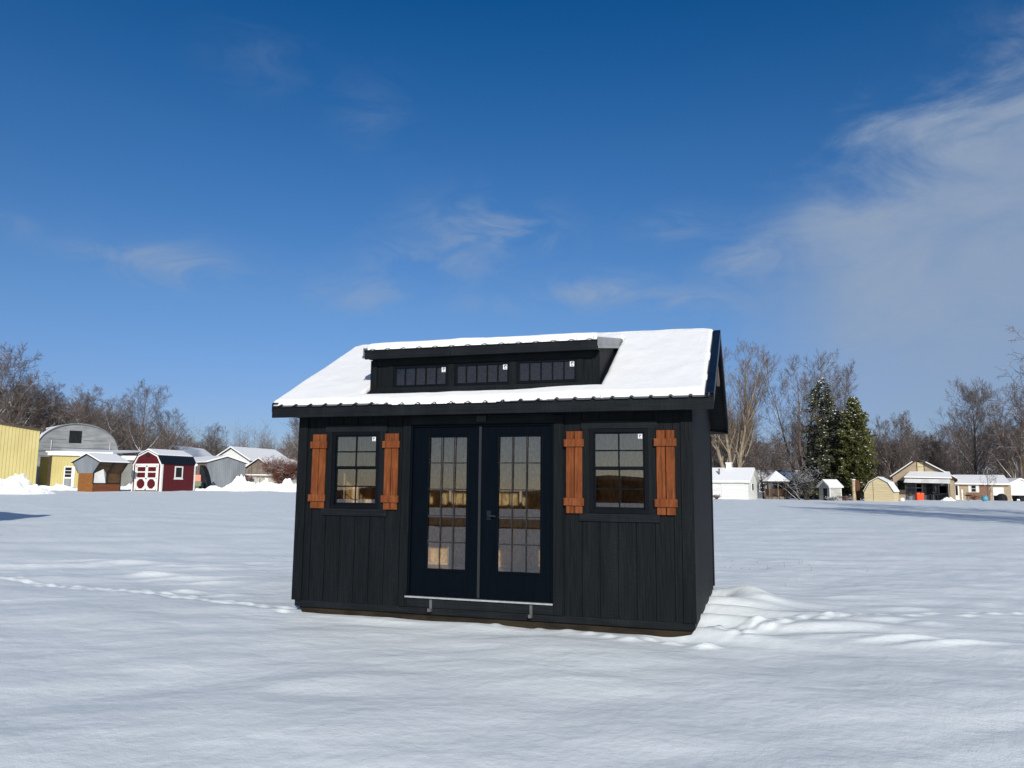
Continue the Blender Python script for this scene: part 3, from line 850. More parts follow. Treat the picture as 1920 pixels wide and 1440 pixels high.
def in_front(U_, V_):
    sc_ = sstep(1.2, 2.4, U_)*(1-sstep(3.3, 4.0, U_))
    e = -.240 - .034*sc_ - .022*np.abs(np.sin((U_+OV-.027)*np.pi/.21))**.7*(.25+.75*sc_) + .014*fbm(U_*2.3, V_*0+1, 3)
    d = V_ - e
    d = np.minimum(d, U_ + OV - .085 - .01*fbm(V_*3, U_*0, 2))
    d = np.minimum(d, W + OV + .012 - U_ )
    # dormer well
    g = .035 + .018*fbm(U_*2.2, V_*2.2+7, 2)
    out = np.maximum.reduce([(DU0-g) - U_, U_ - (DU1+g), (DV0-.155+.07*(1-sstep(1.0,2.4,U_))-.02*fbm(U_*1.7+3, V_*0, 2)) - V_, V_ - 1.58])
    d = np.minimum(d, out)
    return np.where(V_ > D/2+.001, 1, d)
snow_sheet(lambda U_, V_: 2.585 + SL*(V_+EV) + .006, in_front, -OV+.02, W+OV+.025, -EV-.05, D/2, .0125, .068, .055, shed, seed=3)
def in_back(U_, V_):
    return np.minimum(np.minimum(D+EV-.02 - V_, U_ + OV - .085), W+OV-.02-U_)
snow_sheet(lambda U_, V_: 2.585 + SL*(D-V_+EV) + .006, in_back, -OV+.02, W+OV, D/2, D+EV, .06, .082, .10, shed, seed=5)
def in_dorm(U_, V_):
    e = -.112 - .013*np.abs(np.cos((U_-DU0+.022)*np.pi/((DU1-DU0+.044)/14))) + .012*fbm(U_*3+9, V_*0, 2)
    d = np.minimum(V_ - e, np.minimum(U_-(DU0-.016), DU1+.004-U_ -.03*(1-sstep(-.1,.3,V_))))
    return np.minimum(d, 1.75-V_)
snow_sheet(lambda U_, V_: 3.283+.172*(V_+.1) + .008, in_dorm, DU0-.10, DU1+.10, -.16, 1.74, .0125, .082, .05, dm, seed=8)

# ------------------------------------------------------------------ trees
def grow(seed, H, r0, stems=1, lean=.0, fan=.25, clear=.18, nl1=11, up=.35, l1len=.5, nl2=7, nl3=6, nl4=3, tw=.011, droop=0.0, sway=.12):
    """bare tree: returns (trunk and limbs, fine branches)"""
    rg = random.Random(seed); T = MB(); C = MB()
    def path(p, d, length, n, bend, upw):
        pts = [p]; d = d.normalized()
        for i in range(n):
            d = (d + Vector((rg.uniform(-1,1), rg.uniform(-1,1), rg.uniform(-1,1)))*bend + Vector((0,0,upw/n))).normalized()
            p = p + d*(length/n); pts.append(p)
        return pts
    def pick(pts, t):
        k = t*(len(pts)-1); i = min(int(k), len(pts)-2); f = k-i
        return pts[i].lerp(pts[i+1], f), (pts[i+1]-pts[i]).normalized()
    def side(d, ang):
        a = d.cross(Vector((rg.uniform(-1,1), rg.uniform(-1,1), rg.uniform(-1,1))))
        if a.length < 1e-4: a = Vector((1,0,0))
        a.normalize()
        return (d*math.cos(ang) + a*math.sin(ang)).normalized()
    def branch(p, d, length, r, lev):
        if lev == 1: n, bend, k, sides, mb = 6, sway, nl2, 5, T
        elif lev == 2: n, bend, k, sides, mb = 4, sway*1.2, nl3, 4, C
        elif lev == 3: n, bend, k, sides, mb = 3, sway*1.3, nl4, 3, C
        else: n, bend, k, sides, mb = 2, sway*1.4, 0, 3, C
        pts = path(p, d, length, n, bend, up*(1 if lev < 3 else .5) - droop*(lev-1))
        re = max(tw*.55, r*.22)
        rs = [r + (re-r)*(i/n)**.8 for i in range(n+1)]
        mb.tube(pts, rs, sides, False)
        for i in range(k):
            t = .22 + .78*(i + rg.random())/k if lev < 3 else .1+.9*(i+rg.random())/k
            t = min(t, .98)
            q, dd = pick(pts, t)
            rr = max(tw, (r + (re-r)*t)*.52)
            ang = rg.uniform(.5, .95)
            branch(q, side(dd, ang), length*(.62-.30*t)*rg.uniform(.75, 1.2), rr, lev+1)
    for s in range(stems):
        th = 2*PI*(s + .5*rg.random())/stems; f = fan*rg.uniform(.5, 1.1) if stems > 1 else lean
        d = Vector((math.cos(th)*f, math.sin(th)*f, 1)).normalized()
        hs = H*rg.uniform(.82, 1.0) if stems > 1 else H
        p0 = Vector((math.cos(th)*r0*.6, math.sin(th)*r0*.6, -.3)) if stems > 1 else Vector((0,0,-.3))
        pts = path(p0, d, hs*.97, 9, .06 if stems == 1 else .07, .12)
        rs = [r0*(1-.93*(i/9)**.75)*(1.25 if i == 0 else 1) for i in range(10)]
        T.tube(pts, rs, 8, False)
        for i in range(nl1):
            t = clear + (1-clear)*((i + rg.random())/nl1)
            t = min(t, .98); q, dd = pick(pts, t)
            th2 = i*2.4 + rg.uniform(-.5, .5); out = Vector((math.cos(th2), math.sin(th2), 0))
            ang = rg.uniform(.55, .95) if stems == 1 else rg.uniform(.35, .7)
            d2 = (dd*math.cos(ang) + out*math.sin(ang)).normalized()
            branch(q, d2, hs*l1len*(1.05-.62*t)*rg.uniform(.75, 1.15), max(.02, r0*(1-.93*t**.75)*.5), 1)
    return T, C

def tree(name, cat, label, loc, T, C, mt, mc, rz=0, group=None, sc=1):
    r = thing(name, label, cat, loc, rz, group); r.scale = (sc, sc, sc)
    T.build('trunk', mt, r, True); C.build('crown', mc, r, True)
    return r
def retree(src, label, loc, rz, sc, group=None, sq=1.0):
    r = copy_tree(src); r.location = loc; r.rotation_euler = (0, 0, rz)
    r.scale = (sc*sq, sc*sq, sc)
    r['label'] = label
    if group: r['group'] = group
    elif 'group' in r: del r['group']
    return r

def mpp(d): return d/1460.0
# right side, named trees
T, C = grow(21, 22, .40, 7, 0, .27, .22, 12, .85, .36, 8, 6, 3, .0125, 0, .08)
willow = tree('bare_tree', 'tree', 'tallest pale bare tree with many upright stems, just right of the black shed', at(1374, 112), T, C, M['barkpale'], M['twigpale'], .6)
T, C = grow(34, 20, .26, 4, 0, .22, .20, 11, .5, .36, 8, 6, 4, .012, 0, .12)
multi = tree('bare_tree', 'tree', 'thin bare tree with several leaning stems left of the tall spruce', at(1508, 106), T, C, M['bark'], M['twiggrey'], 1.9)
T, C = grow(55, 14, .30, 1, 0, 0, .12, 28, .6, .60, 9, 8, 4, .012, 0, .09)
oak = tree('bare_tree', 'tree', 'big round-crowned dark bare tree behind the snowy ranch house', at(1828, 125), T, C, M['barkdark'], M['twiggrey'], .2, None, 1.13)
T, C = grow(61, 13, .24, 3, .0, .24, .12, 14, .55, .52, 8, 6, 4, .012, 0, .12)
roundt = tree('bare_tree', 'tree', 'broad bare tree between the dark cedar and the gable of the tan house', at(1688, 124), T, C, M['bark'], M['twiggrey'], .7, None, .98)
T, C = grow(77, 16, .34, 1, .05, 0, .2, 15, .3, .60, 8, 7, 3, .016, .12, .17)
ragged = tree('bare_tree', 'tree', 'bare tree outside the right edge of the photo whose twigs reach into the frame', at(2040, 46), T, C, M['bark'], M['twig'], 2.6, None, .70)
T, C = grow(83, 15, .30, 3, 0, .20, .16, 12, .4, .48, 7, 7, 3, .016, .05, .15)
clump = tree('bare_tree', 'tree', 'snow-streaked bare tree at the right edge of the photo behind the white garage', at(1912, 118), T, C, M['bark'], M['twig'], 0, None, .98)
SHG = 'bare trees beyond the right edge of the photo'
retree(oak, 'bare tree outside the photo on the right, throwing long shadows on the snow', Vector((27.5, 19, gz(27.5, 19))), 1.0, 1.0, None)
retree(ragged, 'bare tree outside the photo to the right of the long tree shadows', Vector((35, 26, gz(35, 26))), .3, .95, None)
# middle distance trees on the right
retree(oak, 'small dark forked tree standing between the white garage and the gazebo', at(1431, 99), 2.2, .40, None)
retree(multi, 'thin bare tree close behind the roof of the white garage', at(1409, 118), 4.0, .48, None)
retree(clump, 'snow-lined bare tree at the foot of the tall pale stems', at(1352, 116), 1.0, .55, None)
retree(multi, 'thin bare tree rising behind the tip of the tall spruce', at(1566, 118), .4, .98, None)
retree(roundt, 'bare tree in the gap between the round-crowned trees behind the tan house', at(1752, 138), 2.4, .78, None)
retree(roundt, 'bare tree behind the left slope of the tan house roof', at(1655, 128), 3.4, .72, None)
retree(clump, 'bare tree overlapping the right side of the big round-crowned tree', at(1885, 132), 2.4, .86, None)
retree(oak, 'bare tree half cut by the right edge of the photo', at(1945, 128), 4.4, 1.15, None)
RW = 'trees in the wood behind the right-hand houses'
rg = random.Random(5)
srcs = [roundt, clump, oak, multi, roundt, clump]
k = 0
for px_ in range(1335, 1960, 23):
    s = srcs[k % 6]; dd = rg.uniform(145, 190)
    hgt = (112 if px_ < 1500 else 95)*rg.uniform(.75, 1.15)*mpp(dd)
    hsrc = {roundt: 13, clump: 15, oak: 14, multi: 20}[s]
    retree(s, 'bare tree in the hazy wood behind the right-hand houses', at(px_ + rg.uniform(-8, 8), dd), rg.uniform(0, 6), (hgt+1)/hsrc, RW, 1.25)
    k += 1
# left side
T, C = grow(101, 17, .36, 2, 0, .20, .14, 15, .3, .52, 8, 7, 3, .017, .06, .16)
lbig = tree('bare_tree', 'tree', 'tallest bare tree at the left edge of the photo', at(-8, 112), T, C, M['bark'], M['twig'], 0, None, 1.04)
T, C = grow(108, 15, .30, 1, 0, 0, .16, 17, .5, .55, 8, 7, 3, .015, 0, .13)
lfine = tree('bare_tree', 'tree', 'bare tree with a fan of fine branches above the red shed', at(262, 108), T, C, M['bark'], M['twiggrey'], 0, None, .84)
lab = [('bare tree directly above the yellow metal building', 48, 116, lbig, .82, 1.0), ('bare tree behind the left shoulder of the arched barn', 92, 122, lbig, .80, 3.0),
       ('bare tree over the top of the arched barn', 150, 120, lbig, .78, 4.6), ('thin bare tree over the right shoulder of the arched barn', 196, 118, lfine, .80, 1.3),
       ('low bare tree at the right end of the left-hand tree row', 308, 112, lfine, .66, 2.8), ('bare tree rising between the arched barn and the red shed', 226, 124, lbig, .62, 5.2),
       ('bare tree seen below the left eave of the black shed', 572, 112, lbig, .70, 2.0), ('small bare tree in the dip of the skyline behind the big white barn', 392, 150, lfine, .70, .6)]
for t_, px_, dd, s, sc, rz in lab: retree(s, t_, at(px_, dd), rz, sc, None)
LW = 'trees in the wood behind the left-hand barns'
k = 0
for px_ in range(-30, 600, 19):
    s = (lbig, lfine, clump)[k % 3]; dd = rg.uniform(138, 185)
    top = np.interp(px_, [-30, 60, 180, 250, 330, 400, 480, 560, 600], [190, 172, 150, 112, 95, 86, 68, 95, 115])*rg.uniform(.70, .92)
    hgt = top*mpp(dd); hsrc = {lbig: 17, lfine: 15, clump: 15}[s]
    retree(s, 'bare tree in the dense wood behind the left-hand barns', at(px_ + rg.uniform(-6, 6), dd), rg.uniform(0, 6), (hgt+.6)/hsrc, LW, 1.2)
    k += 1
# far thicket: reads as one brown mass
def thicket(name, px0, px1, d0, d1, h_lo, h_hi, n, seed, mat, prof=None):
    rg = random.Random(seed); mb = MB()
    for i in range(n):
        px_ = rg.uniform(px0, px1); p = at(px_, rg.uniform(d0, d1))
        h = rg.uniform(h_lo, h_hi)*(prof(px_) if prof else 1)*(.75+.25*math.sin(px_*.13)+.2*math.sin(px_*.31+1))
        q = p + Vector((rg.uniform(-.3,.3), rg.uniform(-.3,.3), -.2)); d = Vector((rg.uniform(-.25,.25), rg.uniform(-.25,.25), 1))
        pts = [q, q + d*h*.55, q + d*h*.55 + Vector((rg.uniform(-.5,.5), rg.uniform(-.5,.5), h*.42))]
        mb.tube(pts, [.035, .022, .010], 3, False)
        for j in range(7):
            t = rg.uniform(.25, .95); c = pts[0].lerp(pts[2], t)
            e = c + Vector((rg.uniform(-1,1), rg.uniform(-1,1), rg.uniform(.1,1.0)))*h*.22
            mb.tube([c, e], [.018, .008], 3, False)
    o = mb.build(name, mat); o['kind'] = 'stuff'; o['label'] = 'brown leafless thicket in the far wood'; return o
thicket('far_thicket', 300, 600, 150, 200, 7, 12.5, 2600, 1, M['twig'])
thicket('far_thicket', 1330, 1960, 135, 185, 6, 12, 5200, 2, M['twig'])
thicket('far_thicket', -60, 330, 130, 175, 7, 13, 2200, 4, M['twig'])

# evergreens
def conifer(seed, H, R, dens, size, droop, shape, clear=.0, ragged_=.25, sn=220, up=0.0):
    rg = random.Random(seed); T = MB(); C = MB(); S = MB()
    T.tube([(0,0,-.3),(0,0,H*.5),(0,0,H*.97)], [R*.07+.1, R*.05+.05, .02], 8, False)
    nb = dens
    for i in range(nb):
        t = clear + (1-clear)*(i+rg.random())/nb; z = H*t
        th = rg.random()*2*PI; rr = R*shape(t)*(1-ragged_ + 2*ragged_*rg.random())*(1 + ragged_*(.6*math.sin(3*th+z*1.1+seed) + .5*math.sin(2*th-z*2.3)))
        o = Vector((math.cos(th), math.sin(th), 0))
        p0 = Vector((0,0,z)); p1 = p0 + o*rr + Vector((0,0,-droop*rr + up*rr))
        C.tube([p0, p1], [.02, .006], 3, False)
        m_ = max(5, int(rr*size))
        for j in range(m_):
            f = .25 + .75*math.sqrt(rg.random()); c = p0.lerp(p1, f) + Vector((rg.gauss(0,.10), rg.gauss(0,.10), rg.gauss(0,.08)))*(.5+rr*.3)
            a = (o*rg.uniform(.3,1) + Vector((rg.uniform(-.8,.8), rg.uniform(-.8,.8), rg.uniform(-.7,.5) + up*1.2))).normalized()
            b = a.cross(Vector((rg.uniform(-1,1), rg.uniform(-1,1), rg.uniform(-1,1)))).normalized()
            l = rg.uniform(.16, .38); w = rg.uniform(.05, .11)
            C.quad(c - b*w*.4, c + a*l*.5 - b*w, c + a*l, c + a*l*.5 + b*w)
        if rg.random() < sn/nb:
            c = p0.lerp(p1, rg.uniform(.78, 1.02)); S.blob(c + Vector((0,0,.07)), rg.uniform(.05, .145), (1.4,1.1,.55), rg)
    return T, C, S
def evergreen(name, label, loc, TCS, ml, rz=0):
    r = thing(name, label, 'tree', loc, rz)
    TCS[0].build('trunk', M['barkdark'], r, True); TCS[1].build('crown', ml, r); TCS[2].build('snow_clumps', M['pile_snow'], r, True)
    return r
spr = lambda t: (min(1, (t-.02)/.10)*.75+.25)*(1-t)**.62*(1+.16*math.sin(t*23)+.1*math.sin(t*51))*(.82+.18*math.sin(t*9))
evergreen('spruce_tree', 'tall ragged dark spruce with snow on its boughs', at(1549, 104), conifer(3, 16.2, 3.6, 400, 24, .26, spr, .05, .52, 300), M['spruce'])
evergreen('spruce_tree', 'lower snowy spruce bulging between the tall spruce and the cedar', at(1572, 100), conifer(9, 11.4, 3.5, 380, 26, .2, lambda t: (1-t)**.55*(1+.14*math.sin(t*19)), .07, .34, 420), M['spruce'])
ced = lambda t: (.62+.38*min(1, t/.3))*max(0, 1-t)**.58*(1+.10*math.sin(t*26+1)+.06*math.sin(t*57))
evergreen('cedar_tree', 'dense olive-green cedar dotted with snow beside the tan gambrel shed', at(1607, 97), conifer(14, 12.6, 2.6, 560, 34, .0, ced, .04, .20, 480, .55), M['cedar'])

# shrubs
def shrub(name, label, loc, n, h, spread, r, mat, seed, arch=.3, sub=5, cat='shrub', twig=.008):
    rg = random.Random(seed); T = MB(); C = MB()
    for i in range(n):
        th = rg.random()*2*PI; f = spread*rg.uniform(.3, 1.0); hh = h*rg.uniform(.6, 1)
        p = Vector((rg.gauss(0,.12), rg.gauss(0,.12), -.1)); pts = [p]
        o = Vector((math.cos(th), math.sin(th), 0))
        for k in range(1, 6):
            t = k/5
            pts.append(p + o*f*t**1.2 + Vector((rg.gauss(0,.05)*h*.3, rg.gauss(0,.05)*h*.3, hh*(t - arch*t**3))))
        T.tube(pts, [r*(1-.8*k/5) for k in range(6)], 5, False)
        for j in range(sub):
            k = rg.randint(1, 4); q = pts[k].lerp(pts[k+1], rg.random())
            e = q + Vector((rg.uniform(-1,1), rg.uniform(-1,1), rg.uniform(-.2,1)))*h*.22
            C.tube([q, (q+e)/2 + Vector((0,0,.05)), e], [twig*1.6, twig*1.2, twig*.6], 3, False)
            for m_ in range(5):
                c = q.lerp(e, rg.uniform(.2,1)); e2 = c + Vector((rg.uniform(-1,1), rg.uniform(-1,1), rg.uniform(-.3,.9)))*h*.10
                C.tube([c, e2], [twig, twig*.5], 3, False)
    rt = thing(name, label, cat, loc); T.build('stems', mat[0], rt, True); C.build('twigs', mat[1], rt, True); return rt
shrub('bare_shrub', 'big dark vase-shaped bush with snow on its arching limbs between gazebo and small grey shed', at(1511, 93.5), 34, 4.4, 1.9, .075, (M['barkbush'], M['barkbush']), 4, .18, 9, 'shrub', .013)
shrub('fallen_limb', 'snow-covered leaning limb slanting past the gazebo to the dark bush', at(1497, 93), 5, 3.3, 2.2, .06, (M['barkdark'], M['twig']), 40, .1, 5, 'branch', .012)
shrub('bare_shrub', 'wide reddish-brown bush beside the left wall of the black shed', at(530, 80), 110, 4.3, 2.6, .02, (M['twigred'], M['twigred']), 6, .35, 10, 'shrub', .010)
shrub('bare_shrub', 'small reddish bush against the grey zinc barn', at(452, 79), 26, 2.0, 1.2, .016, (M['twigred'], M['twigred']), 7, .35, 8, 'shrub', .010)
shrub('bare_shrub', 'low dark shrub in front of the small grey shed', at(1560, 90.5), 34, .75, 1.1, .016, (M['barkdark'], M['barkdark']), 8, .3, 8, 'shrub', .010)
shrub('bare_shrub', 'low dark shrub right of the small grey shed', at(1583, 91.5), 26, .85, .8, .016, (M['barkdark'], M['twigred']), 12, .3, 8, 'shrub', .010)
shrub('bare_shrub', 'small bare bush in front of the brick wall of the ranch house', at(1826, 110), 26, 1.1, .9, .016, (M['twigred'], M['twigred']), 13, .3, 6)
shrub('bare_shrub', 'reddish twigs at the left end of the white garage', at(1342, 93), 30, .8, .8, .014, (M['twigred'], M['twigred']), 15, .3, 8)

# ------------------------------------------------------------------ buildings
def ribbed(mb, x0, x1, y, zb, top, pitch, dep):
    """upright ribbed sheet facing -y; top is a function of x"""
    n = int((x1-x0)/pitch); p = (x1-x0)/n
    prof = [(0,0),(.55,0),(.65,-dep),(.9,-dep),(1.0,0)]
    xs = []
    for i in range(n):
        for a, b in zip(prof[:-1], prof[1:]):
            xa, xb = x0+(i+a[0])*p, x0+(i+b[0])*p
            mb.quad((xa,y+a[1],zb),(xb,y+b[1],zb),(xb,y+b[1],top(xb)),(xa,y+a[1],top(xa)))
    return mb
def gable_walls(mb, w, l, he, hr, z0=-.4):
    """walls of a gabled block, gable ends at y=0 and y=l, x centred"""
    a = w/2
    for y in (0, l):
        mb.poly([(-a,y,z0),(a,y,z0),(a,y,he),(0,y,hr),(-a,y,he)])
    mb.quad((-a,0,z0),(-a,l,z0),(-a,l,he),(-a,0,he)); mb.quad((a,0,z0),(a,l,z0),(a,l,he),(a,0,he))
    return mb
def gable_roof(mb, w, l, he, hr, ov=.25, t=.12, lift=0.0, f0=None, f1=None):
    a = w/2; s = (hr-he)/a
    y0 = -ov if f0 is None else f0; y1 = l+ov if f1 is None else f1
    for sg in (-1, 1):
        e = (sg*(a+ov), he - s*ov + lift); r = (0, hr + lift)
        mb.hexa([(e[0],y0,e[1]),(r[0],y0,r[1]),(r[0],y1,r[1]),(e[0],y1,e[1])], [(e[0],y0,e[1]+t),(r[0],y0,r[1]+t),(r[0],y1,r[1]+t),(e[0],y1,e[1]+t)])
    return mb
def win(parent, x0, x1, z0, z1, y, fm, gm, cols=1, rows=2, fw=.08, name='window', d=.04):
    """a framed window on a wall facing -y, glass as a sub-part"""
    mb = MB(); mb.box(x0-fw, x0, y-d, y, z0-fw, z1+fw); mb.box(x1, x1+fw, y-d, y, z0-fw, z1+fw); mb.box(x0, x1, y-d, y, z0-fw, z0); mb.box(x0, x1, y-d, y, z1, z1+fw)
    for i in range(1, cols): x = x0+(x1-x0)*i/cols; mb.box(x-.02, x+.02, y-d+.005, y, z0, z1)
    for i in range(1, rows): z = z0+(z1-z0)*i/rows; mb.box(x0, x1, y-d+.008, y, z-.02, z+.02)
    o = mb.build(name, fm, parent); B(x0, x1, y-.022, y-.014, z0, z1).build('pane', gm, o); return o

# yellow metal building at the left edge
p = at(67, 84); yb = thing('metal_building', 'large yellow ribbed metal building with brown eaves at the left edge of the photo', 'building', p, .57)
topf = lambda x: 6.05 + (-x)*.15 if x > -8 else 6.05 + 8*.15 - (-x-8)*.15
mb = MB(); ribbed(mb, -16, 0, 0, -.5, topf, .31, .05)
mb.quad((0,0,-.5),(0,14,-.5),(0,14,6.05),(0,0,6.05)); mb.quad((-16,0,-.5),(-16,14,-.5),(-16,14,6.05),(-16,0,6.05)); mb.build('wall', M['yellow'], yb)
mb = MB(); mb.extr([(.35,-.25,5.92),(-8,-.25,7.15),(-8,-.25,7.37),(.35,-.25,6.14)], (0,.25,0)); mb.extr([(-16.3,-.25,5.92),(-8,-.25,7.15),(-8,-.25,7.37),(-16.3,-.25,6.14)], (0,.25,0)); mb.build('eave_trim', M['brown'], yb)
mb = MB(); mb.quad((.35,0,6.16),(-8,0,7.39),(-8,14,7.39),(.35,14,6.16)); mb.quad((-16.3,0,6.16),(-8,0,7.39),(-8,14,7.39),(-16.3,14,6.16)); mb.build('roof_snow', M['roof_snow'], yb)
# arched barn
p = at(141, 107); qb = thing('arched_barn', 'grey round-roofed barn with a louvred vent under its arch', 'barn', p, .76)
s = mpp(107); ww, ht, hb_ = 68*s, 116*s, 64*s
mb = MB(); pts = [(-ww,0,-.4),(ww,0,-.4)]
arc = []
for i in range(25):
    t = PI*i/24; arc.append((ww*math.cos(t), hb_ + (ht-hb_)*math.sin(t)**.9))
mb.poly(pts + [(x,0,z) for x, z in arc]); mb.build('end_wall', M['grey'], qb)
mb = MB(); mr = MB()
for (a, b) in zip(arc[:-1], arc[1:]):
    mr.quad((a[0]*1.012,-.18,a[1]+.03),(b[0]*1.012,-.18,b[1]+.03),(b[0]*1.012,16,b[1]+.03),(a[0]*1.012,16,a[1]+.03))
    mb.quad((a[0]*1.012,-.18,a[1]-.12),(b[0]*1.012,-.18,b[1]-.12),(b[0]*1.012,-.18,b[1]+.03),(a[0]*1.012,-.18,a[1]+.03))
mr.build('roof', M['roof_snow'], qb, True); mb.build('roof_edge', M['greymetal'], qb)
MB().box(-ww,-ww+.05,0.01,16,-.4,hb_).box(ww-.05,ww,0.01,16,-.4,hb_).build('side_wall', M['grey'], qb)
mb = MB()
for k in range(10): mb.hexa([(-1.15,-.06,7.0+k*.16-1.15),(.3,-.06,7.0+k*.16-1.15),(.3,-.02,7.1+k*.16-1.15),(-1.15,-.02,7.1+k*.16-1.15)], [(-1.15,-.06,7.03+k*.16-1.15),(.3,-.06,7.03+k*.16-1.15),(.3,-.02,7.13+k*.16-1.15),(-1.15,-.02,7.13+k*.16-1.15)])
mb.box(-1.2,.35,-.03,-.01,5.8,7.5); mb.build('louvre_vent', M['dark'], qb)
mb = MB(); mb.tube([(-3.3,-.12,4.4),(-3.3,-.12,6.1)], [.05,.05], 6); mb.tube([(-3.5,-.2,4.2),(-3.5,-.2,4.5)], [.14,.14], 8); mb.tube([(4.0,-.1,4.5),(4.0,-.1,6.0)], [.04,.04], 6); mb.build('wall_pipe', M['white'], qb)
mb = MB()
for (x0,x1,z) in ((-4.6,4.6,3.95),(-4.2,4.3,5.1),(-3.6,-1.5,6.2),(.6,3.6,6.2)): mb.box(x0,x1,-.012,-.004,z,z+.035)
for x in (-2.6,-1.6,.9,2.4,-.4): mb.box(x,x+.03,-.013,-.004,3.3,4.4)
mb.build('board_joint', M['dark'], qb)
mb = MB(); mb.lathe([(.2,0),(.2,1.3),(.27,1.32),(.27,1.5)], 10, (-3.9, 1.6, hb_+2.0)); mb.build('flue_pipe', M['brown'], qb)
# yellow lean-to with its door
p = at(92, 86); ly_ = thing('lean_to', 'low yellow ribbed-metal building with white fascia, snowy roof and a glazed door', 'building', p, 0)
s = mpp(86)
mb = MB(); ribbed(mb, 0, 6.6, 0, -.4, lambda x: 3.45-.02*x, .31, .04); mb.quad((0,0,-.4),(0,8,-.4),(0,8,3.45),(0,0,3.45)); mb.build('wall', M['yellow'], ly_)
MB().box(-1.9,-.05,1.2,1.5,-.4,3.3).build('recess_wall', M['yellow'], ly_)
MB().box(-.14,.12,-.12,-.05,-.4,3.35).build('corner_post', M['brown'], ly_)
MB().hexa([(-.25,-.3,3.42),(6.9,-.3,3.30),(6.9,-.22,3.30),(-.25,-.22,3.42)], [(-.25,-.3,3.75),(6.9,-.3,3.63),(6.9,-.22,3.63),(-.25,-.22,3.75)]).build('fascia', M['white'], ly_)
MB().hexa([(-2.0,-.3,3.76),(6.9,-.3,3.64),(6.9,8,4.2),(-2.0,8,4.3)], [(-2.0,-.3,3.9),(6.9,-.3,3.78),(6.9,8,4.34),(-2.0,8,4.44)]).build('roof_snow', M['roof_snow'], ly_)
d_ = MB().box(1.55,2.75,-.07,-.045,-.2,2.25).build('door', M['white'], ly_)
mb = MB()
for k in range(3): mb.box(1.70,2.4,-.085,-.072,1.05+.37*k,1.36+.37*k)
mb.build('pane', M['dark'], d_); MB().box(1.68,2.45,-.083,-.072,.0,.9).build('kick_panel', M['greymetal'], d_)
# grey low building with a window
p = at(216, 88); gb = thing('block_building', 'low grey building with a flat snowy roof between the small cabin and the red shed', 'building', p, 0)
MB().box(-1.5,4.5,0,7,-.4,3.05).build('wall', M['taupe'], gb); MB().box(-1.6,4.7,-.22,-.12,3.0,3.3).build('fascia', M['white'], gb); MB().box(-1.6,4.7,-.2,7.1,3.31,3.5).build('roof_snow', M['roof_snow'], gb)
win(gb, 1.78, 2.62, 1.15, 2.35, -.0, M['greymetal'], M['dark'], 2, 3, .07)
# flared display cabin
p = at(160, 59); cb = thing('display_cabin', 'small flared wooden cabin with grey gable and snowy roof left of the red shed', 'cabin', p, math.radians(-48)+.02)
# local: x along the gable face (width 1.8), y depth 2.4; gable face y=0 turned to the left front
hw, dp = .86, 2.3; fl = .74; z1, z2, z3 = 1.38, 2.20, 2.78
cb.rotation_euler = (0,0,-.466)
def cab_face(y, mb, lo=True):
    if lo: mb.poly([(-hw,y,-.1),(hw,y,-.1),(hw,y,z1),(-hw,y,z1)])
    else: mb.poly([(-hw,y,z1),(hw,y,z1),(hw+fl,y,z2),(0,y,z3),(-hw-fl,y,z2)])
mb = MB(); cab_face(0, mb); mb.build('lower_wall', M['wood'], cb)
mb = MB(); cab_face(0, mb, False); mb.build('gable_panel', M['greymetal'], cb)
mb = MB(); cab_face(dp, mb); cab_face(dp, mb, False); mb.quad((-hw,0,-.1),(-hw,dp,-.1),(-hw,dp,z1),(-hw,0,z1)); mb.quad((-hw,0,z1),(-hw,dp,z1),(-hw-fl,dp,z2),(-hw-fl,0,z2)); mb.build('rear_wall', M['wood2'], cb)
mb = MB(); mb.quad((hw,0,-.1),(hw,dp,-.1),(hw,dp,.62),(hw,0,.62)); mb.build('side_wall', M['wood2'], cb)
mb = MB()
for a, b in (((hw,0,.62),(hw,dp,.62)),((hw,dp,0),(hw,dp,z1)),((hw,0,.6),(hw,0,z1)),((hw,dp,z1),(hw+fl,dp,z2)),((hw,0,z1),(hw+fl,0,z2)),((hw,1.15,.62),(hw,1.15,z1)),((hw,1.15,z1),(hw+fl,1.15,z2))):
    mb.tube([a, b], [.04,.04], 4)
mb.tube([(-hw-fl,-.04,z2),(0,-.04,z3),(hw+fl,-.04,z2),(hw,-.04,z1)], [.035]*4, 4); mb.tube([(-hw-fl,-.04,z2),(-hw,-.04,z1)], [.03]*2, 4)
mb.build('corner_frame', M['dark'], cb)
mb = MB(); mb.quad((hw-.02,.05,.64),(hw-.02,dp-.05,.64),(hw-.02,dp-.05,z1),(hw-.02,.05,z1)); mb.quad((hw-.02,.05,z1),(hw-.02,dp-.05,z1),(hw+fl-.04,dp-.05,z2),(hw+fl-.04,.05,z2)); mb.build('screen', M['screen'], cb)
mb = MB(); mb.poly([(hw+.012,.06,.66),(hw+.012,1.02,.66),(hw+.012,1.02,1.38),(hw+.30,.58,1.70),(hw+.02,.06,1.38)]); mb.build('white_panel', M['white'], cb)
mb = MB()
for sg in (-1, 1): mb.hexa([(sg*(hw+fl+.08),-.12,z2-.05),(0,-.12,z3),(0,dp+.12,z3),(sg*(hw+fl+.08),dp+.12,z2-.05)], [(sg*(hw+fl+.08),-.12,z2),(0,-.12,z3+.05),(0,dp+.12,z3+.05),(sg*(hw+fl+.08),dp+.12,z2)])
mb.build('roof', M['dark'], cb)
mb = MB()
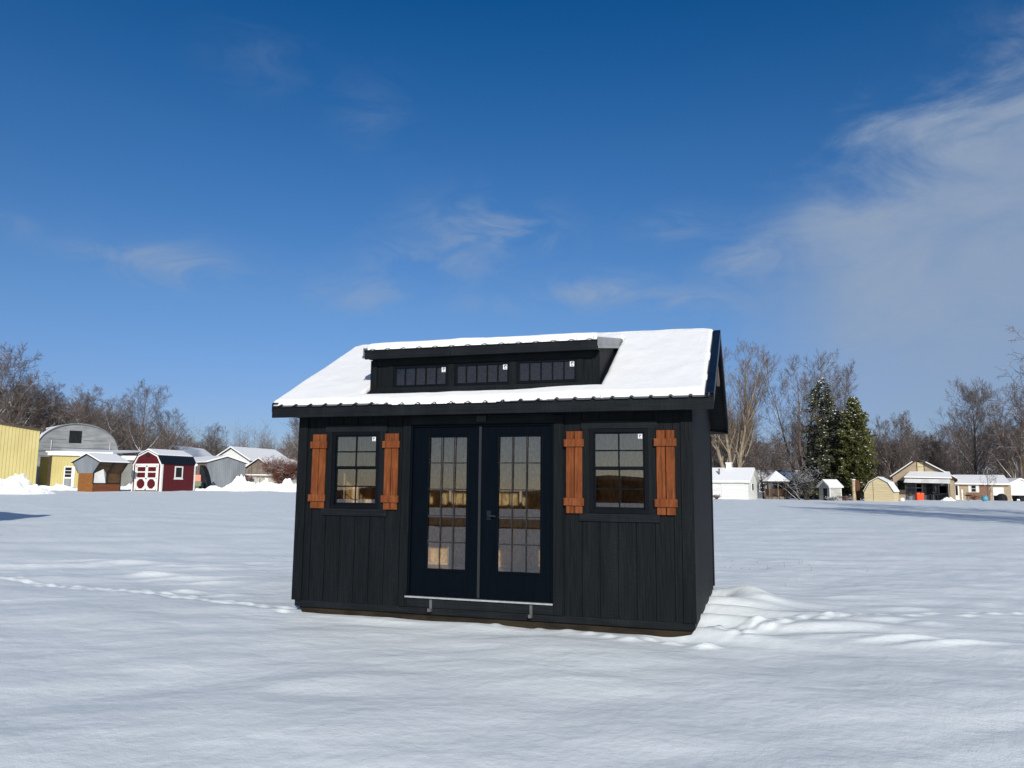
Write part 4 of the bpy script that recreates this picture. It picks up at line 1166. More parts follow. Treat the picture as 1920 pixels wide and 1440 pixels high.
for sg in (-1, 1): mb.hexa([(sg*(hw+fl+.04),-.08,z2+.012),(0,-.08,z3+.055),(0,dp+.1,z3+.055),(sg*(hw+fl+.04),dp+.1,z2+.012)], [(sg*(hw+fl+.02),-.06,z2+.10),(0,-.06,z3+.15),(0,dp+.08,z3+.15),(sg*(hw+fl+.02),dp+.08,z2+.10)])
mb.build('roof_snow', M['roof_snow'], cb)
# red gambrel shed
p = at(264, 62.2); rs_ = thing('barn_shed', 'dark red gambrel-roofed shed with white trimmed double doors', 'shed', p, -.38)
w2, l_ = 1.5, 3.55; gw = [(-w2,2.12),(-w2*.80,2.72),(0,3.2),(w2*.80,2.72),(w2,2.12)]
gw = [(-w2-.02,2.10),(-1.06,2.80),(0,3.22),(1.06,2.80),(w2+.02,2.10)]
# origin at the near corner: x from -3 to 0 along the door face, y along the window side
rs_.location = at(301.5, 61.6)
ox = -w2
def RX(pts): return [(x+ox, y, z) for x, y, z in pts]
mb = MB(); mb.poly(RX([(-w2,0,-.1),(w2,0,-.1)] + [(x,0,z) for x, z in reversed(gw)])); mb.poly(RX([(-w2,l_,-.1),(w2,l_,-.1)] + [(x,l_,z) for x, z in reversed(gw)]))
mb.quad(*RX([(w2,0,-.1),(w2,l_,-.1),(w2,l_,2.12),(w2,0,2.12)])); mb.quad(*RX([(-w2,0,-.1),(-w2,l_,-.1),(-w2,l_,2.12),(-w2,0,2.12)])); mb.build('wall', M['red'], rs_)
mb = MB(); ms = MB()
for (a, b) in zip(gw[:-1], gw[1:]):
    n = 18
    for i in range(n):
        y0 = -.1 + (l_+.2)*i/n; y1 = -.1 + (l_+.2)*(i+.82)/n; y2 = -.1 + (l_+.2)*(i+1)/n
        k = 1.02
        mb.quad(*RX([(a[0]*k,y0,a[1]+.03),(b[0]*k,y0,b[1]+.03),(b[0]*k,y1,b[1]+.03),(a[0]*k,y1,a[1]+.03)]))
        mb.quad(*RX([(a[0]*k,y1,a[1]+.03),(b[0]*k,y1,b[1]+.03),(b[0]*(k+.02),(y1+y2)/2,b[1]+.06),(a[0]*(k+.02),(y1+y2)/2,a[1]+.06)]))
        mb.quad(*RX([(a[0]*(k+.02),(y1+y2)/2,a[1]+.06),(b[0]*(k+.02),(y1+y2)/2,b[1]+.06),(b[0]*k,y2,b[1]+.03),(a[0]*k,y2,a[1]+.03)]))
mb.build('roof', M['metal'], rs_)
for sg in (-1, 1): ms.hexa(RX([(sg*1.08,-.06,2.84),(0,-.06,3.26),(0,l_+.06,3.26),(sg*1.08,l_+.06,2.84)]), RX([(sg*1.02,-.04,2.93),(0,-.04,3.36),(0,l_+.04,3.36),(sg*1.02,l_+.04,2.93)]))
ms.build('roof_snow', M['roof_snow'], rs_)
mb = MB()
for (a, b) in zip(gw[:-1], gw[1:]):
    mb.extr(RX([(a[0]*.99,-.05,a[1]-.02),(b[0]*.99,-.05,b[1]-.02),(b[0]*.93,-.05,b[1]-.11),(a[0]*.93,-.05,a[1]-.11)]), (0,.045,0))
mb.build('barge_board', M['trim'], rs_)
for x0, x1, y0, y1 in ((-3.02,-2.9,-.03,-.005),(-.13,.02,-.03,-.005),(.003,.025,-.0,.14),(.003,.025,l_-.13,l_)):
    MB().box(x0, x1, y0, y1, -.05, 2.12).build('corner_trim', M['trim'], rs_)
MB().box(-1.68,-1.33,-.04,-.005,2.70,2.93).build('gable_vent', M['dark'], rs_)
mb = MB()
ddx = (-2.62,-1.50,-.40)
mb.box(-2.75,-.30,-.04,-.005,2.03,2.16); mb.box(-2.75,-2.62,-.04,-.005,.05,2.03); mb.box(-.42,-.30,-.04,-.005,.05,2.03)
mb.build('door_frame', M['trim'], rs_)
for a, b in ((-2.615,-1.525),(-1.515,-.425)):
    mb = MB(); f = .12; y0, y1 = -.045, -.006
    mb.box(a, a+f, y0, y1, .08, 2.02); mb.box(b-f, b, y0, y1, .08, 2.02); mb.box(a+f, b-f, y0, y1, .08, .20); mb.box(a+f, b-f, y0, y1, 1.9, 2.02); mb.box(a+f, b-f, y0, y1, 1.46, 1.56); mb.box(a+f, b-f, y0, y1, .95, 1.07)
    q = .25
    for (cx, sx) in ((a+f, 1), (b-f, -1)):
        for (cz, sz) in ((.20, 1), (.95, -1)): mb.extr([(cx,y0,cz),(cx+sx*q,y0,cz),(cx,y0,cz+sz*q)], (0,.039,0))
    dd_ = mb.build('door', M['trim'], rs_)
    mb = MB()
    for zz in (.15,.98,1.95): mb.box(a+.0, a+.07, y0-.012, y0-.002, zz-.04, zz+.04); mb.box(b-.07, b, y0-.012, y0-.002, zz-.04, zz+.04)
    build_each(mb, 'hinge', M['ink'], dd_)
wr = MB().box(.004,.05,1.33,1.42,1.02,2.0).box(.004,.05,2.08,2.17,1.02,2.0).box(.004,.05,1.42,2.08,1.02,1.12).box(.004,.05,1.42,2.08,1.9,2.0).box(.004,.06,1.28,2.22,.94,1.018).build('window', M['trim'], rs_)
MB().box(.004,.02,1.42,2.08,1.12,1.9).build('pane', M['dark'], wr)
MB().blob((.06,l_+.02,2.14), .16).build('snow_lump', M['roof_snow'], rs_, True)
# grey zinc barn
p = at(423, 86); zb_ = thing('zinc_barn', 'grey sheet-metal barn with snowy roof right of the red shed', 'barn', p, .74)
mb = MB(); ribbed(mb, -2.15, 2.15, -.0, -.4, lambda x: 2.75+.62*(1-abs(x)/2.15), .22, .02); mb.quad((2.15,0,-.4),(2.15,9,-.4),(2.15,9,2.75),(2.15,0,2.75)); mb.build('wall', M['greymetal'], zb_)
mb = MB(); mb.quad((-2.15,0,-.4),(-2.15,9,-.4),(-2.15,9,2.75),(-2.15,0,2.75)); mb.build('side_wall', M['weath'], zb_)
gable_roof(MB(), 4.3, 9, 2.75, 3.40, .15, .05).build('roof', M['dark'], zb_); gable_roof(MB(), 4.3, 9, 2.75, 3.40, .10, .16, .055).build('roof_snow', M['roof_snow'], zb_)
# solid dark shape in place of a shaded round-topped opening, and mower
p = at(373, 80); mb = MB(); tp = []
for i in range(9):
    t = i/8; tp.append((.95*t, 2.35*(1-t**1.8)+.02))
mb.extr([(0,0,-.1),(.95,0,-.1)] + [(x,0,z) for x, z in reversed(tp)], (0,1.2,0)); tag(mb.build('shaded_opening', M['dark']), 'black shape standing for a shaded opening at the side of the grey zinc barn', 'shaded_opening').location = p
p = at(370, 78); mw = thing('garden_tractor', 'small green garden tractor with an orange top peeping out behind the red shed', 'tractor', p, .3)
MB().hexa([(-.45,-.6,.25),(.45,-.6,.25),(.45,.6,.25),(-.45,.6,.25)], [(-.4,-.55,.7),(.4,-.55,.7),(.4,.5,.62),(-.4,.5,.62)]).build('body', M['greenp'], mw); MB().hexa([(-.3,-.3,.72),(.3,-.3,.72),(.3,.3,.66),(-.3,.3,.66)], [(-.28,-.2,1.35),(.28,-.2,1.35),(.28,.1,1.35),(-.28,.1,1.35)]).build('seat', M['orange'], mw)
for x, y in ((-.45,-.4),(.45,-.4),(-.45,.42),(.45,.42)):
    MB().tube([(x-.08,y,.28),(x+.08,y,.28)], [.28,.28], 12).build('wheel', M['ink'], mw)
# distant barn roof behind red shed
p = at(318, 118); fb = thing('distant_barn', 'low grey gabled barn showing behind the roof of the red shed', 'barn', p, .0)
gable_walls(MB(), 7.4, 12, 3.4, 6.0).build('wall', M['weath'], fb); gable_roof(MB(), 7.4, 12, 3.4, 6.0, .3, .1).build('roof', M['greyroof'], fb); gable_roof(MB(), 7.4, 12, 3.4, 6.0, .25, .12, .105).build('roof_snow', M['roof_snow'], fb)
# big white barn with long snowy roof
p = at(431, 122); wb = thing('white_barn', 'big pale barn with a long snow-covered roof on the left horizon', 'barn', p, -.35)
gable_walls(MB(), 7.0, 10.5, 4.1, 6.0).build('wall', M['whitesid'], wb); gable_roof(MB(), 7.0, 10.5, 4.1, 6.0, .35, .1).build('roof', M['greyroof'], wb); gable_roof(MB(), 7.0, 10.5, 4.1, 6.0, .3, .2, .105).build('roof_snow', M['roof_snow'], wb)
mb = MB(); mb.box(3.501,3.54,2.0,2.9,1.6,3.2); mb.build('side_window', M['dark'], wb)
# weathered low shed and white fence
p = at(484, 102); sw = thing('weathered_shed', 'small brown weathered shed with snowy roof in front of the big pale barn', 'shed', p, -.30)
gable_walls(MB(), 5.6, 8, 2.0, 3.7).build('wall', M['weath'], sw); gable_roof(MB(), 5.6, 8, 2.0, 3.7, .3, .08).build('roof', M['dark'], sw); gable_roof(MB(), 5.6, 8, 2.0, 3.7, .25, .15, .085).build('roof_snow', M['roof_snow'], sw)
p = at(464, 92); fc = thing('board_fence', 'weathered whitish board fence behind the snow banks left of the black shed', 'fence', p, .02)
mb = MB(); rg = random.Random(3)
for i in range(33): mb.box(i*.19, i*.19+.175, 0, .03, -.2, 1.35 + rg.uniform(-.06,.06) - .012*i)
mb.build('boards', pm('whitewashed_boards', (.52,.49,.44), (.28,.25,.21), (6,6,.6), .85, .1), fc)
MB().box(-.3,6.4,-.05,.1,1.5,1.62).build('snow_cap', M['roof_snow'], fc); MB().box(-1.6,.0,.4,.5,-.2,2.3).build('end_panel', M['weath'], fc)

# snow banks and piles
def pile(name, label, c, rx, ry, h, seed, n=46, group=None, rough=1.0):
    mb = MB(); N = n; idx = {}
    for i in range(N+1):
        for j in range(N+1):
            a, b = -1+2*i/N, -1+2*j/N
            x, y = a*rx, b*ry; r = math.hypot(a, b)
            hh = h*max(0, 1-r)**.8
            nz = float(fbm(np.array(x*1.1+seed), np.array(y*1.1), 4, .62)); nz2 = float(fbm(np.array(x*3.7+seed), np.array(y*3.7), 3, .6))
            z = hh*(1+.75*nz) + rough*(.10*nz2)*min(1, hh/.12) - .12
            idx[i,j] = len(mb.v); mb.v.append((x, y, z))
    for i in range(N):
        for j in range(N): mb.f.append((idx[i,j], idx[i+1,j], idx[i+1,j+1], idx[i,j+1]))
    o = mb.build(name, M['pile_snow'], None, False); o.location = c
    return tag(o, label, 'snow pile', group)
pile('snow_pile', 'tall loose snow pile in front of the yellow metal building', at(25, 53.5), 3.0, 1.6, 1.2, 1)
pile('snow_pile', 'pointed plowed snow pile in front of the grey zinc barn', at(455, 66), 1.9, 1.2, 1.25, 5)
pile('snow_pile', 'broad lumpy snow bank in front of the white board fence', at(502, 67), 2.0, 1.2, .95, 9)
pile('snow_pile', 'rounded snow bank meeting the left corner of the black shed', at(543, 66), 1.8, 1.2, 1.1, 14)
pile('snow_pile', 'small lump of snow in front of the porch of the tan house', at(1776, 98), 1.1, .7, .55, 21)
pile('snow_bank', 'long low ridge of plowed snow behind the small cabin', at(105, 62), 4.4, 1.0, .50, 25)
pile('snow_bank', 'low ridge of plowed snow between cabin and red shed', at(240, 68), 2.6, .9, .5, 27)
pile('snow_bank', 'low ridge of plowed snow right of the red shed', at(405, 65.5), 3.2, .9, .42, 31)

# ------------------------------------------------------------------ right side buildings
p = at(1403, 94.5); wg = thing('white_garage', 'white garage with closed door and snowy roof just right of the black shed', 'garage', p, -.50); wg.scale = (.95, 1, 1)
s = mpp(94.5)
# near right corner is the origin; front runs to -x, gable side to +y
fw, sd, he, hr = 6.2, 5.2, 2.15, 3.62
mb = MB(); mb.quad((-fw,0,-.3),(0,0,-.3),(0,0,he),(-fw,0,he)); mb.poly([(0,0,-.3),(0,sd,-.3),(0,sd,he),(0,sd/2,hr),(0,0,he)]); mb.poly([(-fw,0,-.3),(-fw,sd,-.3),(-fw,sd,he),(-fw,sd/2,hr),(-fw,0,he)]); mb.quad((-fw,sd,-.3),(0,sd,-.3),(0,sd,he),(-fw,sd,he)); mb.build('wall', M['whitesid'], wg)
def xroof(mb, w, d, he, hr, ov, t, lift):
    s_ = (hr-he)/(d/2)
    for sg in (0, 1):
        ye = -ov if sg == 0 else d+ov; ze = he - s_*ov + lift
        mb.hexa([(-w-ov,ye,ze),(ov,ye,ze),(ov,d/2,hr+lift),(-w-ov,d/2,hr+lift)], [(-w-ov,ye,ze+t),(ov,ye,ze+t),(ov,d/2,hr+lift+t),(-w-ov,d/2,hr+lift+t)])
    return mb
xroof(MB(), fw, sd, he, hr, .35, .10, .01).build('roof', M['white'], wg); xroof(MB(), fw-.1, sd, he, hr, .28, .13, .115).build('roof_snow', M['roof_snow'], wg)
gd = MB().box(-3.25,-.62,-.03,-.004,-.2,1.95).build('garage_door', M['trim'], wg)
mb = MB()
for k in range(4): mb.box(-3.2,-.67,-.036,-.031,.28+.45*k,.30+.45*k)
mb.build('panel_joint', M['greymetal'], gd)
MB().box(-3.36,-3.255,-.05,-.004,-.2,2.06).box(-.615,-.51,-.05,-.004,-.2,2.06).box(-3.25,-.62,-.05,-.004,1.955,2.06).build('door_trim', M['trim'], wg)
w_ = MB().box(.004,.05,1.9,2.9,1.0,1.95).build('side_window', M['trim'], wg); MB().box(.051,.06,2.0,2.8,1.08,1.87).build('pane', M['dark'], w_)
MB().lathe([(.10,0),(.10,1.0),(.14,1.0),(.14,1.1)], 10, (-3.9,1.1,2.6)).build('vent_pipe', M['steel'], wg)
c_ = MB().box(-3.3,-2.65,2.3,2.9,3.3,4.35).build('chimney', M['white'], wg); MB().box(-3.36,-2.59,2.24,2.96,4.36,4.5).build('chimney_snow', M['roof_snow'], c_)
# low house behind the gazebo
p = at(1496, 112); lh = thing('low_house', 'low house with shadow-toned grey walls and patchy snow on its dark roof behind the gazebo', 'house', p, 0)
MB().box(-6.4,2.6,0,7,-.4,2.55).build('wall', M['shadeblue'], lh)  # shadow on this wall is put into its colour
mb = MB(); mb.hexa([(-6.9,-.5,2.45),(3.0,-.5,2.45),(3.0,3.5,3.9),(-6.9,3.5,3.9)], [(-6.9,-.5,2.55),(3.0,-.5,2.55),(3.0,3.5,4.0),(-6.9,3.5,4.0)]); mb.hexa([(-6.9,7.5,2.45),(3.0,7.5,2.45),(3.0,3.5,3.9),(-6.9,3.5,3.9)], [(-6.9,7.5,2.55),(3.0,7.5,2.55),(3.0,3.5,4.0),(-6.9,3.5,4.0)]); mb.build('roof', bark_mat('patchy_snow_roof', (.07,.075,.09), (.045,.05,.06), .75, .1), lh)
win(lh, -5.4, -4.6, .9, 2.0, -.004, M['white'], M['dark'], 1, 2, .08)
MB().box(-3.2,-2.2,-.06,-.004,.0,2.0).build('door', M['dark'], lh)
# gazebo
p = at(1456, 97.5); gz_ = thing('gazebo', 'octagonal wooden gazebo with a pointed snowy roof', 'gazebo', p, .2)
R8 = 1.35
P8 = [(R8*math.cos(PI/8+k*PI/4), R8*math.sin(PI/8+k*PI/4)) for k in range(8)]
for x, y in P8: MB().box(x-.06,x+.06,y-.06,y+.06,-.1,2.25).build('post', M['weath'], gz_)
MB().lathe([(1.5,-.1),(1.5,.32),(1.45,.36)], 8).build('deck', M['weath'], gz_)
mb = MB()
for k in range(8):
    a, b = Vector((*P8[k],0)), Vector((*P8[(k+1)%8],0))
    if k in (6,): continue
    mb.tube([a+Vector((0,0,1.22)), b+Vector((0,0,1.22))], [.05,.05], 4); mb.tube([a+Vector((0,0,.5)), b+Vector((0,0,.5))], [.04,.04], 4)
    for j in range(1, 9):
        c = a.lerp(b, j/9); mb.tube([c+Vector((0,0,.5)), c+Vector((0,0,1.22))], [.035,.035], 4)
mb.build('railing', pm('brown_rail', (.16,.095,.06), (.10,.06,.04), (6,6,2), .8, .15), gz_)
mb = MB()
for k in range(8):
    t0, t1 = PI/8+k*PI/4, PI/8+(k+1)*PI/4
    mb.poly([(1.62*math.cos(t0),1.62*math.sin(t0),2.18),(1.62*math.cos(t1),1.62*math.sin(t1),2.18),(0,0,3.36)])
    mb.poly([(1.62*math.cos(t0),1.62*math.sin(t0),2.02),(1.62*math.cos(t1),1.62*math.sin(t1),2.02),(1.62*math.cos(t1),1.62*math.sin(t1),2.17),(1.62*math.cos(t0),1.62*math.sin(t0),2.17)])
mb.build('roof', M['brown'], gz_)
mb = MB()
for k in range(8):
    t0, t1 = PI/8+k*PI/4, PI/8+(k+1)*PI/4
    mb.poly([(1.66*math.cos(t0),1.66*math.sin(t0),2.2),(1.66*math.cos(t1),1.66*math.sin(t1),2.2),(1.6*math.cos(t1),1.6*math.sin(t1),2.32),(1.6*math.cos(t0),1.6*math.sin(t0),2.32)])
    mb.poly([(1.6*math.cos(t0),1.6*math.sin(t0),2.32),(1.6*math.cos(t1),1.6*math.sin(t1),2.32),(0,0,3.52)])
mb.build('roof_snow', M['roof_snow'], gz_)
# small grey shed
p = at(1555, 92.5); sg_ = thing('pump_shed', 'small grey board shed with snowy roof in front of the evergreens', 'shed', p, .18)
fw, sd, he, hr = 1.5, 2.2, 1.58, 2.3
sg_.location = at(1555.5, 92.5)
mb = MB(); mb.quad((0,0,-.2),(fw,0,-.2),(fw,0,he),(0,0,he))
mb.poly([(0,0,-.2),(0,sd,-.2),(0,sd,he),(0,sd/2,hr),(0,0,he)]); mb.poly([(fw,0,-.2),(fw,sd,-.2),(fw,sd,he),(fw,sd/2,hr),(fw,0,he)]); mb.quad((0,sd,-.2),(fw,sd,-.2),(fw,sd,he),(0,sd,he)); mb.build('wall', pm('pale_grey_boards', (.46,.45,.42), (.34,.33,.31), (1,1,7), .8, .15), sg_)
build_each(MB().box(-.02,.07,-.03,-.004,-.1,he).box(fw-.07,fw+.02,-.03,-.004,-.1,he), 'corner_trim', M['trim'], sg_)
mb = MB()
for ye, yr in ((-.2, sd/2), (sd+.2, sd/2)):
    mb.hexa([(-.2,ye,he-.09),(fw+.2,ye,he-.09),(fw+.2,yr,hr),(-.2,yr,hr)], [(-.2,ye,he+.08),(fw+.2,ye,he+.08),(fw+.2,yr,hr+.17),(-.2,yr,hr+.17)])
mb.build('roof_snow', M['roof_snow'], sg_)
MB().box(-.02,-.004,.5,1.3,-.1,1.4).build('door', M['dark'], sg_)
# stump and brown panel
p = at(1601, 92); st = thing('tree_stump', 'tall pale sawn-off tree trunk capped with snow beside the cedar', 'tree trunk', p)
MB().tube([(0,0,-.2),(.02,0,.3),(-.02,.02,1.2),(.01,0,2.38)], [.26,.21,.19,.18], 10).build('trunk', pm('pale_cut_bark', (.52,.42,.28), (.30,.22,.13), (4,4,2), .85, .1), st, True); MB().lathe([(.2,0),(.22,.06),(.12,.13)], 10, (.01,0,2.37)).build('snow_cap', M['roof_snow'], st, True)
p = at(1608.5, 93); tag(MB().box(-.22,.22,0,.06,-.2,2.42).build('privacy_fence', pm('red_brown_fence', (.14,.06,.035), (.08,.035,.02), (8,8,1), .8, .1)), 'tall narrow brown wooden fence panel beside the pale trunk', 'fence').location = p
# tan gambrel shed
p = at(1675.5, 88.5); tg = thing('gambrel_shed', 'tan gambrel-roofed shed with lap siding in front of the tan house', 'shed', p, .25)
w2, l_ = 1.78, 2.6
tg.rotation_euler = (0,0,-.66); tg.scale = (.88, 1, 1)
gw = [(-w2,.98),(-1.10,2.05),(0,2.62),(1.10,2.05),(w2,.98)]; ox = -w2
mb = MB(); mb.poly(RX([(-w2,0,-.2),(w2,0,-.2)] + [(x,0,z) for x, z in reversed(gw)])); mb.poly(RX([(-w2,l_,-.2),(w2,l_,-.2)] + [(x,l_,z) for x, z in reversed(gw)])); mb.quad(*RX([(w2,0,-.2),(w2,l_,-.2),(w2,l_,.98),(w2,0,.98)])); mb.quad(*RX([(-w2,0,-.2),(-w2,l_,-.2),(-w2,l_,.98),(-w2,0,.98)])); mb.build('wall', M['tan2'], tg)
mb = MB(); ms = MB()
for a, b in zip(gw[:-1], gw[1:]):
    mb.extr(RX([(a[0]*1.03,-.1,a[1]+.01),(b[0]*1.03,-.1,b[1]+.01),(b[0]*1.03,-.1,b[1]+.06),(a[0]*1.03,-.1,a[1]+.06)]), (0,l_+.2,0))
    ms.extr(RX([(a[0]*1.03,-.06,a[1]+.062),(b[0]*1.03,-.06,b[1]+.062),(b[0]*1.05,-.06,b[1]+.15),(a[0]*1.06,-.06,a[1]+.13)]), (0,l_+.14,0))
mb.build('roof', M['brown'], tg); ms.build('roof_snow', M['roof_snow'], tg)
mb = MB()
for k in range(10):
    z = .12 + k*.2; wx = w2 if z < .98 else (w2 - (z-.98)/1.07*.68 if z < 2.05 else 1.1)
    mb.box(-w2-wx+.04, -w2+wx-.04, -.018, -.003, z, z+.012)
mb.build('lap_shadow', M['tan'], tg)
MB().box(-2.45,-2.42,-.025,-.003,-.1,2.2).build('door_seam', M['brown'], tg)
# tan gabled house with porch
p = at(1730, 106); th = thing('gabled_house', 'tan gabled house with a dark snow-roofed porch', 'house', p, -.52); th.scale = (.87, 1, 1)
s = mpp(106)
hwid = 60*s; ax = -4.5*s
X = lambda px_: (px_-1730.5)*s
Zp = lambda py_: (938.5-py_)*s
gr_ = gz(p.x, 106)
wl, wr_ = X(1674), X(1790); apx, apz = X(1725), Zp(865); el, er = Zp(898), Zp(900)
mb = MB(); mb.poly([(wl,0,-.3),(wr_,0,-.3),(wr_,0,er+.1),(apx,0,apz),(wl,0,el+.1)]); mb.quad((wl,0,-.3),(wl,12,-.3),(wl,12,el+.1),(wl,0,el+.1)); mb.quad((wr_,0,-.3),(wr_,12,-.3),(wr_,12,er+.1),(wr_,0,er+.1)); mb.build('wall', M['tan'], th)
mb = MB(); ms = MB()
for ex, ez in ((wl-.35, el-.1), (wr_+.45, er-.15)):
    mb.hexa([(ex,-.4,ez),(apx,-.4,apz+.02),(apx,12,apz+.02),(ex,12,ez)], [(ex,-.4,ez+.18),(apx,-.4,apz+.22),(apx,12,apz+.22),(ex,12,ez+.18)])
    ms.hexa([(ex,-.3,ez+.19),(apx*.8+ex*.2,-.3,(apz+.23)*.8+(ez+.19)*.2),(apx*.8+ex*.2,12,(apz+.23)*.8+(ez+.19)*.2),(ex,12,ez+.19)], [(ex,-.3,ez+.34),(apx*.8+ex*.2,-.3,(apz+.37)*.8+(ez+.34)*.2),(apx*.8+ex*.2,12,(apz+.37)*.8+(ez+.34)*.2),(ex,12,ez+.34)])
mb.build('roof', M['brown'], th); ms.build('roof_snow', M['roof_snow'], th)
win(th, X(1723), X(1735), Zp(886.5), Zp(868.5), -.004, M['brown'], M['tan2'], 1, 2, .10, 'attic_window')
win(th, X(1684.5), X(1696), Zp(919), Zp(904.5), -.004, M['dark'], M['dglass'], 1, 2, .10)
pb = MB().box(X(1698),X(1781),-.05,-.004,-.2,Zp(906)).build('porch_wall', M['shadeblue'], th)  # sheet over the tan wall, painted as the shade under the porch
mb = MB(); mb.hexa([(X(1697),-2.3,Zp(899.5)),(X(1788),-2.3,Zp(901)),(X(1784),-.05,Zp(889.5)),(X(1706),-.05,Zp(889))], [(X(1697),-2.3,Zp(898)),(X(1788),-2.3,Zp(899.5)),(X(1784),-.05,Zp(888)),(X(1706),-.05,Zp(887.5))]); mb.build('porch_roof', M['brown'], th)
mb = MB(); mb.hexa([(X(1697.5),-2.28,Zp(898)+.01),(X(1787),-2.28,Zp(899.5)+.01),(X(1783),-.05,Zp(888)+.01),(X(1707),-.05,Zp(887.5)+.01)], [(X(1698.5),-2.2,Zp(898)+.15),(X(1786),-2.2,Zp(899.5)+.15),(X(1783),-.05,Zp(888)+.12),(X(1708),-.05,Zp(887.5)+.12)]); mb.build('porch_snow', M['roof_snow'], th)
mb = MB(); mb.hexa([(X(1698),-3.0,Zp(907)),(X(1783),-3.0,Zp(908.5)),(X(1783),-2.35,Zp(902)),(X(1700),-2.35,Zp(901))], [(X(1698),-3.0,Zp(906)),(X(1783),-3.0,Zp(907.5)),(X(1783),-2.35,Zp(900.9)),(X(1700),-2.35,Zp(899.9))]); mb.build('awning', M['white'], th)
for px_ in (1700, 1731, 1756, 1780):
    MB().box(X(px_)-.06, X(px_)+.06, -2.35, -2.23, -.2, Zp(900)).build('porch_post', M['brown'] if px_ != 1780 else M['tan'], th)
win(th, X(1719), X(1730), Zp(924), Zp(909), -.055, M['greymetal'], M['dglass'], 1, 2, .09)
win(th, X(1762), X(1776), Zp(926), Zp(912), -.055, M['greymetal'], M['dglass'], 1, 1, .12)
MB().box(X(1738),X(1750),-.09,-.055,-.1,Zp(909)).build('porch_door', M['dark'], th)
MB().box(X(1782),X(1788.5),-2.4,-.05,-.2,Zp(903)).build('side_wall', M['tan'], th)
# things on the porch
p = at(1723, 102.9); ob = thing('storage_bin', 'bright orange plastic bin standing on the porch of the tan house', 'bin', p)
MB().hexa([(-.42,-.3,0),(.42,-.3,0),(.42,.3,0),(-.42,.3,0)], [(-.46,-.34,.78),(.46,-.34,.78),(.46,.34,.78),(-.46,.34,.78)]).build('body', M['orange'], ob)
MB().hexa([(-.49,-.37,.785),(-.02,-.37,.785),(-.02,.37,.785),(-.49,.37,.785)], [(-.46,-.34,.90),(-.06,-.34,.95),(-.06,.34,.95),(-.46,.34,.90)]).hexa([(.02,-.37,.785),(.49,-.37,.785),(.49,.37,.785),(.02,.37,.785)], [(.06,-.34,.95),(.46,-.34,.90),(.46,.34,.90),(.06,.34,.95)]).build('lid', M['orange'], ob)
p = at(1750, 102.6); gl_ = thing('grill_cart', 'dark covered grill on the porch right of the orange bin', 'grill', p)
MB().lathe([(.30,.75),(.36,.9),(.34,1.1),(.15,1.25)], 12).build('hood', M['ink'], gl_); MB().box(-.7,.7,-.25,.25,.68,.745).build('shelf', M['dark'], gl_)
for x in (-.4, .4): MB().box(x-.04,x+.04,-.2,.2,-.1,.675).build('leg', M['dark'], gl_)
p = at(1706, 102.6); pc = thing('porch_planter', 'grey planter with dead stalks on the left of the porch', 'planter', p)
MB().lathe([(.22,-.1),(.30,.5),(.33,.52)], 10).build('pot', M['greymetal'], pc)
mb = MB(); rg = random.Random(9)
for k in range(14): mb.tube([(0,0,.5),(rg.uniform(-.35,.35),rg.uniform(-.2,.2),rg.uniform(.8,1.2))], [.02,.008], 4)
mb.build('stalks', M['reed'], pc)
# ranch wing
p = at(1840, 112); rh = thing('ranch_house', 'long low ranch house with snowy roof, brick front and white shutters at the right', 'house', p, -.50); rh.scale = (.87, 1, 1)
s = mpp(112); X = lambda px_: (px_-1840)*s
Zp = lambda py_: (937.8-py_)*s
MB().box(X(1780),X(1894),0,7,-.3,Zp(908)).build('wall', M['tan'], rh)
MB().box(X(1812),X(1856),-.06,-.004,-.3,Zp(924)).build('brick_skirt', M['brick'], rh); MB().box(X(1838),X(1858),-.055,-.004,Zp(924)+.003,Zp(909)).build('brick_panel', M['brick'], rh)
mb = MB(); mb.hexa([(X(1785),-.5,Zp(909.5)),(X(1894),-.5,Zp(910)),(X(1886),3.5,Zp(893)),(X(1790),3.5,Zp(892.5))], [(X(1785),-.5,Zp(907)),(X(1894),-.5,Zp(907.5)),(X(1886),3.5,Zp(891)),(X(1790),3.5,Zp(890.5))]); mb.hexa([(X(1785),7.5,Zp(909.5)),(X(1894),7.5,Zp(910)),(X(1886),3.5,Zp(893)),(X(1790),3.5,Zp(892.5))], [(X(1785),7.5,Zp(907)),(X(1894),7.5,Zp(907.5)),(X(1886),3.5,Zp(891)),(X(1790),3.5,Zp(890.5))]); mb.build('roof_snow', M['roof_snow'], rh)
dr = MB().box(X(1791),X(1799),-.06,-.004,-.1,Zp(911)).build('door', M['white'], rh); MB().box(X(1792),X(1796.5),-.07,-.062,.6,Zp(912.5)).build('pane', M['dark'], dr)
win(rh, X(1822), X(1830), Zp(923), Zp(911.5), -.004, M['trim'], M['dark'], 1, 2, .06)
for a in (1816.2, 1831): MB().box(X(a),X(a+4.6),-.05,-.004,Zp(924),Zp(910.5)).build('shutter', M['trim'], rh)
MB().box(X(1861),X(1881),-.05,-.004,-.2,Zp(914.5)).build('garage_door', M['white'], rh)
p = at(1803, 109); tag(MB().box(-.09,.09,-.09,.09,-.2,1.35).box(-.12,.12,-.12,.12,1.35,1.43).build('fence_post', M['trim']), 'short white post beside the door of the ranch house', 'post').location = p
p = at(1913, 114); fg = thing('white_garage', 'pale garage at the right edge of the photo beyond the ranch house', 'garage', p, .12)
gable_walls(MB(), 5.0, 7, 2.0, 3.0).build('wall', M['whitesid'], fg); gable_roof(MB(), 5.0, 7, 2.0, 3.0, .25, .18, .01).build('roof_snow', M['roof_snow'], fg)
MB().box(-1.8,1.2,-.05,-.004,-.2,1.75).build('garage_door', M['trim'], fg)
p = at(1912.5, 100); tl = thing('utility_trailer', 'low black trailer at the right edge of the photo', 'trailer', p, .1)
